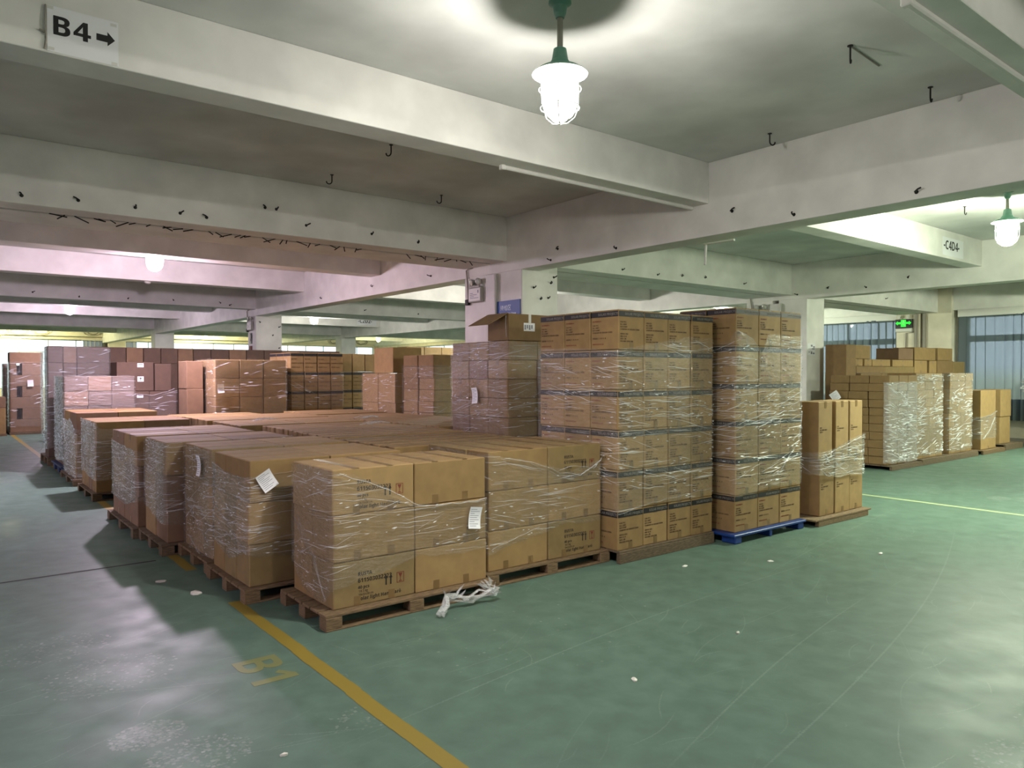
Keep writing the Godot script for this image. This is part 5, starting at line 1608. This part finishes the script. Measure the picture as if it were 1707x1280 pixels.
func far_aisle_stacks() -> void:
	wooden_pallet("old wood pallet under the far aisle stack", 1.6, 2.4, -23.05, -24.1, 0.06, "stringer", "pallet_wood_old")
	var y := 0.062
	for j in 7:
		var h := [0.33, 0.29, 0.29, 0.29, 0.29, 0.31, 0.29][j] as float
		if j % 2 == 1:
			for i in 2:
				var w: float = [0.15, 0.46][i]
				carton("carton", "far aisle stack carton, %s layer, %s the gap" % [ORD[j], ["before", "past"][i]], "cartons of the far aisle stack", Vector3(w, h - 0.003, 0.6), Vector3([1.695, 2.12][i], y, -23.42), 0.0, "kraft_red", "")
		else:
			carton("carton", "wide carton of the far aisle stack, %s layer" % ORD[j], "cartons of the far aisle stack", Vector3(0.74, h - 0.003, 0.6), Vector3(1.99, y, -23.42), 0.0, "kraft_red", "")
		y += h
	carton("tall_carton", "tall dark carton added to darken the gaps of the far aisle stack", "", Vector3(0.7, 1.75, 0.3), Vector3(1.99, 0.062, -23.9), 0.0, "kraft_dimmed", "")  # carton added behind the gaps so that they read dark
	flat_film("film round the far aisle stack", 1.62, 2.36, -23.11, -23.72, 0.2, 1.9, {"ds": 0.05, "dv": 0.02, "amp": 2.0, "seed": 20.0})
	paper_tag("white paper tag on the far aisle stack", Vector3(2.07, 1.34, -23.09), 0.13, 0.17, 0.05)
	for j in 2:
		carton("carton", "plain carton %s at the edge of the far aisle" % ["below", "on top"][j], "cartons at the far aisle edge", Vector3(0.5, 0.66 if j == 0 else 0.28, 0.6), Vector3(1.26, 0.05 + j * 0.665, -23.1), 0.0, "kraft" if j == 0 else "kraft_red", "")
	wooden_pallet("raw wood pallet at the edge of the far aisle", 0.9, 1.53, -22.78, -23.45, 0.05, "stringer")
	for j in 3:
		carton("carton", "%s carton of the slim film-bound stack deep in the far aisle" % ["bottom", "middle", "top"][j], "slim stack deep in the far aisle", Vector3(0.3, 0.62, 0.5), Vector3(1.72, j * 0.622, -24.7), 0.0, "kraft_red", "")
	flat_film("film round the slim stack deep in the far aisle", 1.57, 1.87, -24.45, -24.95, 0.05, 1.86, {"ds": 0.05, "dv": 0.03, "amp": 3.0, "seed": 21.0, "look": "film_milky"})
	# one more load between the far aisle stack and the row
	cartons_of({"phrase": "dim stack past the row", "at": Vector3(2.2, 0.0, -20.4), "size": Vector3(0.5, 0.4, 0.5), "n": [2, 2, 1], "look": K_RED, "tape": "", "jitter": 0.004})


func curtain_side_stacks() -> void:
	# flat cartons in milky film
	wooden_pallet("old wood skid under the first stack of flat cartons", 12.36, 13.5, -5.62, -6.75, 0.075, "stringer", "pallet_wood_old")
	cartons_of({"phrase": "first stack by curtains", "adj": "flat", "kind": "flat_carton", "at": Vector3(12.40, 0.077, -5.70), "size": Vector3(0.345, 0.1355, 0.34), "n": [3, 11, 3], "look": ["kraft_deep"], "tape": "", "gap": 0.012, "jitter": 0.012, "group": "flat cartons of the first stack by the curtains"})
	film("thick white film round the first stack of flat cartons", 12.40, 13.435, -5.70, -5.78, [Vector2(0, 1.45), Vector2(9, 1.45)], [Vector2(0, 0.1), Vector2(9, 0.1)], {"ds": 0.022, "dv": 0.012, "amp": 2.6, "seed": 22.0, "slant": -0.7, "look": "film_milky", "dense": 4.0, "crease": 1.6, "folds": [[[Vector2(0.1, 0.62), Vector2(0.6, 0.68), Vector2(1.1, 0.76)], 0.012], [[Vector2(0.1, 0.32), Vector2(0.6, 0.42), Vector2(1.1, 0.55)], 0.012]]})
	paper_tag("white paper corner hanging on the first stack of flat cartons", Vector3(12.38, 1.20, -6.6), 0.16, 0.16, 0.6, true)
	wooden_pallet("long wood skid shared by the second and third film-white stacks", 13.5, 15.95, -5.62, -6.6, 0.1, "stringer", "pallet_wood_old")
	cartons_of({"phrase": "second stack by curtains, lower part", "adj": "upright", "kind": "flat_carton", "at": Vector3(13.46, 0.102, -5.72), "size": Vector3(0.27, 0.25, 0.5), "n": [4, 3, 1], "look": ["kraft", "kraft_pale"], "tape": "", "jitter": 0.006})
	cartons_of({"phrase": "second stack by curtains, upper part", "adj": "flat", "kind": "flat_carton", "at": Vector3(13.46, 0.855, -5.72), "size": Vector3(0.36, 0.15, 0.5), "n": [3, 5, 1], "look": ["kraft", "kraft_pale"], "tape": "", "jitter": 0.008})
	flat_film("thick white film round the second stack by the curtains", 13.46, 14.545, -5.72, -5.8, 0.15, 1.58, {"ds": 0.022, "dv": 0.012, "amp": 2.6, "seed": 23.0, "look": "film_mid", "dense": 4.0, "crease": 1.6, "folds": [[[Vector2(0.1, 0.8), Vector2(0.6, 0.66), Vector2(1.15, 0.70)], 0.012]]})
	cartons_of({"phrase": "dark slot between film-white stacks", "at": Vector3(14.58, 0.102, -6.0), "size": Vector3(0.24, 0.295, 0.4), "n": [1, 5, 1], "look": K_DEEP, "tape": "", "jitter": 0.0})
	paper_tag("paper tag in the dark slot between the film-white stacks", Vector3(14.70, 1.20, -5.985), 0.16, 0.26, 0.0)
	cartons_of({"phrase": "third stack by curtains, lower part", "adj": "upright", "kind": "flat_carton", "at": Vector3(14.84, 0.102, -5.72), "size": Vector3(0.26, 0.25, 0.5), "n": [4, 3, 1], "look": ["kraft", "kraft_pale"], "tape": "", "jitter": 0.006})
	cartons_of({"phrase": "third stack by curtains, upper part", "adj": "flat", "kind": "flat_carton", "at": Vector3(14.84, 0.855, -5.72), "size": Vector3(0.35, 0.15, 0.5), "n": [3, 5, 1], "look": ["kraft", "kraft_pale"], "tape": "", "jitter": 0.008})
	flat_film("white film round the third stack by the curtains, tufted at its corner", 14.84, 15.885, -5.72, -5.8, 0.15, 1.60, {"ds": 0.022, "dv": 0.012, "amp": 2.2, "seed": 24.0, "look": "film_mid", "dense": 3.5, "crease": 1.5, "folds": [[[Vector2(0.1, 1.1), Vector2(0.7, 1.18), Vector2(1.12, 1.25)], 0.012], [[Vector2(1.0, 1.58), Vector2(1.1, 1.4), Vector2(1.14, 1.22)], 0.02]]})
	# yellowish cartons at the end
	wooden_pallet("wood skid under the end pair of yellowish cartons", 16.2, 17.35, -5.62, -6.3, 0.08, "stringer", "pallet_wood")
	cartons_of({"phrase": "end stack nearing the curtain", "at": Vector3(16.34, 0.082, -5.72), "size": Vector3(0.78, 0.59, 0.42), "n": [1, 2, 1], "look": ["kraft_pale"], "tape": "z", "jitter": 0.005})
	film("rolled film belt round the end stack of yellowish cartons", 16.34, 17.12, -5.72, -6.1, [Vector2(0, 0.72), Vector2(0.4, 0.72), Vector2(0.9, 0.78), Vector2(9, 0.84)], [Vector2(0, 0.3), Vector2(9, 0.3)], {"ds": 0.024, "dv": 0.014, "amp": 2.5, "seed": 25.0, "look": "film_mid", "folds": [[[Vector2(0.3, 0.72), Vector2(0.8, 0.74), Vector2(1.2, 0.83)], 0.03], [[Vector2(0.5, 0.3), Vector2(0.8, 0.45), Vector2(1.1, 0.7)], 0.015]]})
	cartons_of({"phrase": "last stack against the curtain", "at": Vector3(17.55, 0.12, -5.78), "size": Vector3(0.6, 0.57, 0.4), "n": [1, 2, 1], "look": ["kraft_pale", "kraft"], "tape": "", "jitter": 0.01})
	wooden_pallet("wood skid under the last stack against the curtain", 17.5, 18.5, -5.66, -6.3, 0.118, "stringer", "pallet_wood_old")
	# bundled load at the frame edge
	cartons_of({"phrase": "load at the frame edge", "at": Vector3(18.78, 0.0, -5.2), "size": Vector3(0.5, 0.52, 0.5), "n": [1, 3, 1], "look": ["kraft_pale"], "tape": "", "jitter": 0.0})
	var tm := MB.new()
	for t in 18:
		var c := Vector3(18.76 + rng.randf_range(-0.3, 0.0), rng.randf_range(1.2, 1.53), -5.66 + rng.randf_range(-0.08, 0.06))
		tm.tube([c, c + Vector3(rng.randf_range(-0.1, 0.08), -0.03, 0.03), Vector3(18.77, c.y + rng.randf_range(-0.08, 0.08), c.z)], 0.03, 6, 0.3)
	single("film_scrap", tm.mesh(), M.film_fold, "white film tuft on the load at the frame edge", "plastic film")
	# loose cartons on a hidden base behind the flat stacks
	for i in 6:
		carton("tall_carton", "tall carton hidden behind the flat stacks, %s from the second column" % ORD[i], "tall cartons hidden behind the flat stacks", Vector3(0.82, 1.6, 0.7), Vector3(13.98 + i * 0.83, 0.0, -7.1), 0.0, "kraft_deep", "")
	carton("tall_carton", "narrow dark upright carton beside the second double column", "", Vector3(0.36, 2.13, 0.4), Vector3(13.30, 0.0, -7.0), 0.0, "kraft_deep", "")
	var L := [
		["long flat carton at the curtain heap's first step", 13.62, 14.75, 1.60, 1.735, "kraft_deep"],
		["long flat carton at the curtain heap's second step", 14.77, 16.0, 1.60, 1.735, "kraft_olive"],
		["pale squat carton first on the lower tier of the curtain heap", 13.48, 13.85, 1.735, 1.87, "kraft_pale"],
		["pale squat carton second on the lower tier of the curtain heap", 13.92, 14.2, 1.735, 1.87, "kraft_pale"],
		["film-topped squat carton on the lower tier of the curtain heap", 14.24, 14.95, 1.735, 1.87, "kraft_pale"],
		["wide squat carton on the lower tier of the curtain heap", 15.05, 15.98, 1.735, 1.87, "kraft_pale"],
		["printed pale carton in the middle of the curtain heap", 16.05, 16.62, 1.60, 1.87, "kraft_pale"],
		["narrow pale carton in the middle of the curtain heap", 16.74, 17.1, 1.60, 1.87, "kraft_pale"],
		["dark carton low at the end of the curtain heap", 17.14, 17.95, 1.60, 1.88, "kraft_deep"],
		["greyish film-wrapped carton ending the curtain heap", 17.97, 18.6, 1.60, 1.86, "kraft_olive"],
		["upper carton of the curtain heap beside the tall dark one", 13.5, 14.15, 1.872, 2.13, "kraft"],
		["dark upper carton alone before the curtain", 15.3, 15.98, 1.872, 2.11, "kraft_red"],
		["tan upper carton next to the dark one before the wall pier", 16.02, 17.05, 1.872, 2.14, "kraft"],
		["last upper carton of the curtain heap, film-wrapped", 17.15, 17.92, 1.882, 2.15, "kraft"],
	]
	for q in L:
		carton("heap_carton", q[0], "loose cartons heaped before the curtain", Vector3(q[2] - q[1], q[4] - q[3] - 0.002, 0.45), Vector3((q[1] + q[2]) / 2, q[3] + 0.002, -7.08), rng.randf_range(-0.02, 0.02), q[5], "z" if q[5] == "kraft_pale" else "")


func floor_bits() -> void:
	# litter
	var bits := [[2.87, -2.61, 0.035, "torn white paper scrap on the green floor before the corner pallet"], [3.89, -2.69, 0.03, "grey pebble-like scrap out on the green floor"], [1.50, -5.62, 0.11, "long torn paper strip beside the second load along the yellow line"], [1.38, -6.1, 0.06, "crumpled grey scrap in the shade of the third load"], [5.6, -3.55, 0.05, "pale scrap in front of the blue pallet"], [6.6, -3.1, 0.05, "pale sliver out before the tall plain cartons"], [1.15, -3.0, 0.03, "pale chip near the worn floor patch"], [4.9, -3.9, 0.05, "pale strip before the widest printed stack"]]
	for b in bits:
		var m := MB.new()
		var r: float = b[2] * (0.75 if b[2] < 0.1 else 0.7)
		var ring := []
		for k in 7:
			var a := TAU * k / 7.0
			ring.append(Vector3(cos(a) * r * rng.randf_range(0.6, 1.1) * (1.0 if r < 0.1 else 1.4), rng.randf_range(0.002, 0.012), sin(a) * r * rng.randf_range(0.35, 0.6)))
		for k in 7:
			var k2 := (k + 1) % 7
			m.tri(Vector3(0, 0.014, 0), ring[k], ring[k2], Vector3.UP)
			m.quad(ring[k], ring[k2], Vector3(ring[k2].x, 0.0005, ring[k2].z), Vector3(ring[k].x, 0.0005, ring[k].z), ring[k])
		var o := single("paper_scrap", m.mesh(), M.fitting_white if not "grey" in b[3] else M.fitting_grey, b[3], "litter", "", Vector3(b[0], 0, b[1]))
		o.rotation.y = rng.randf() * TAU if r < 0.1 else 0.2
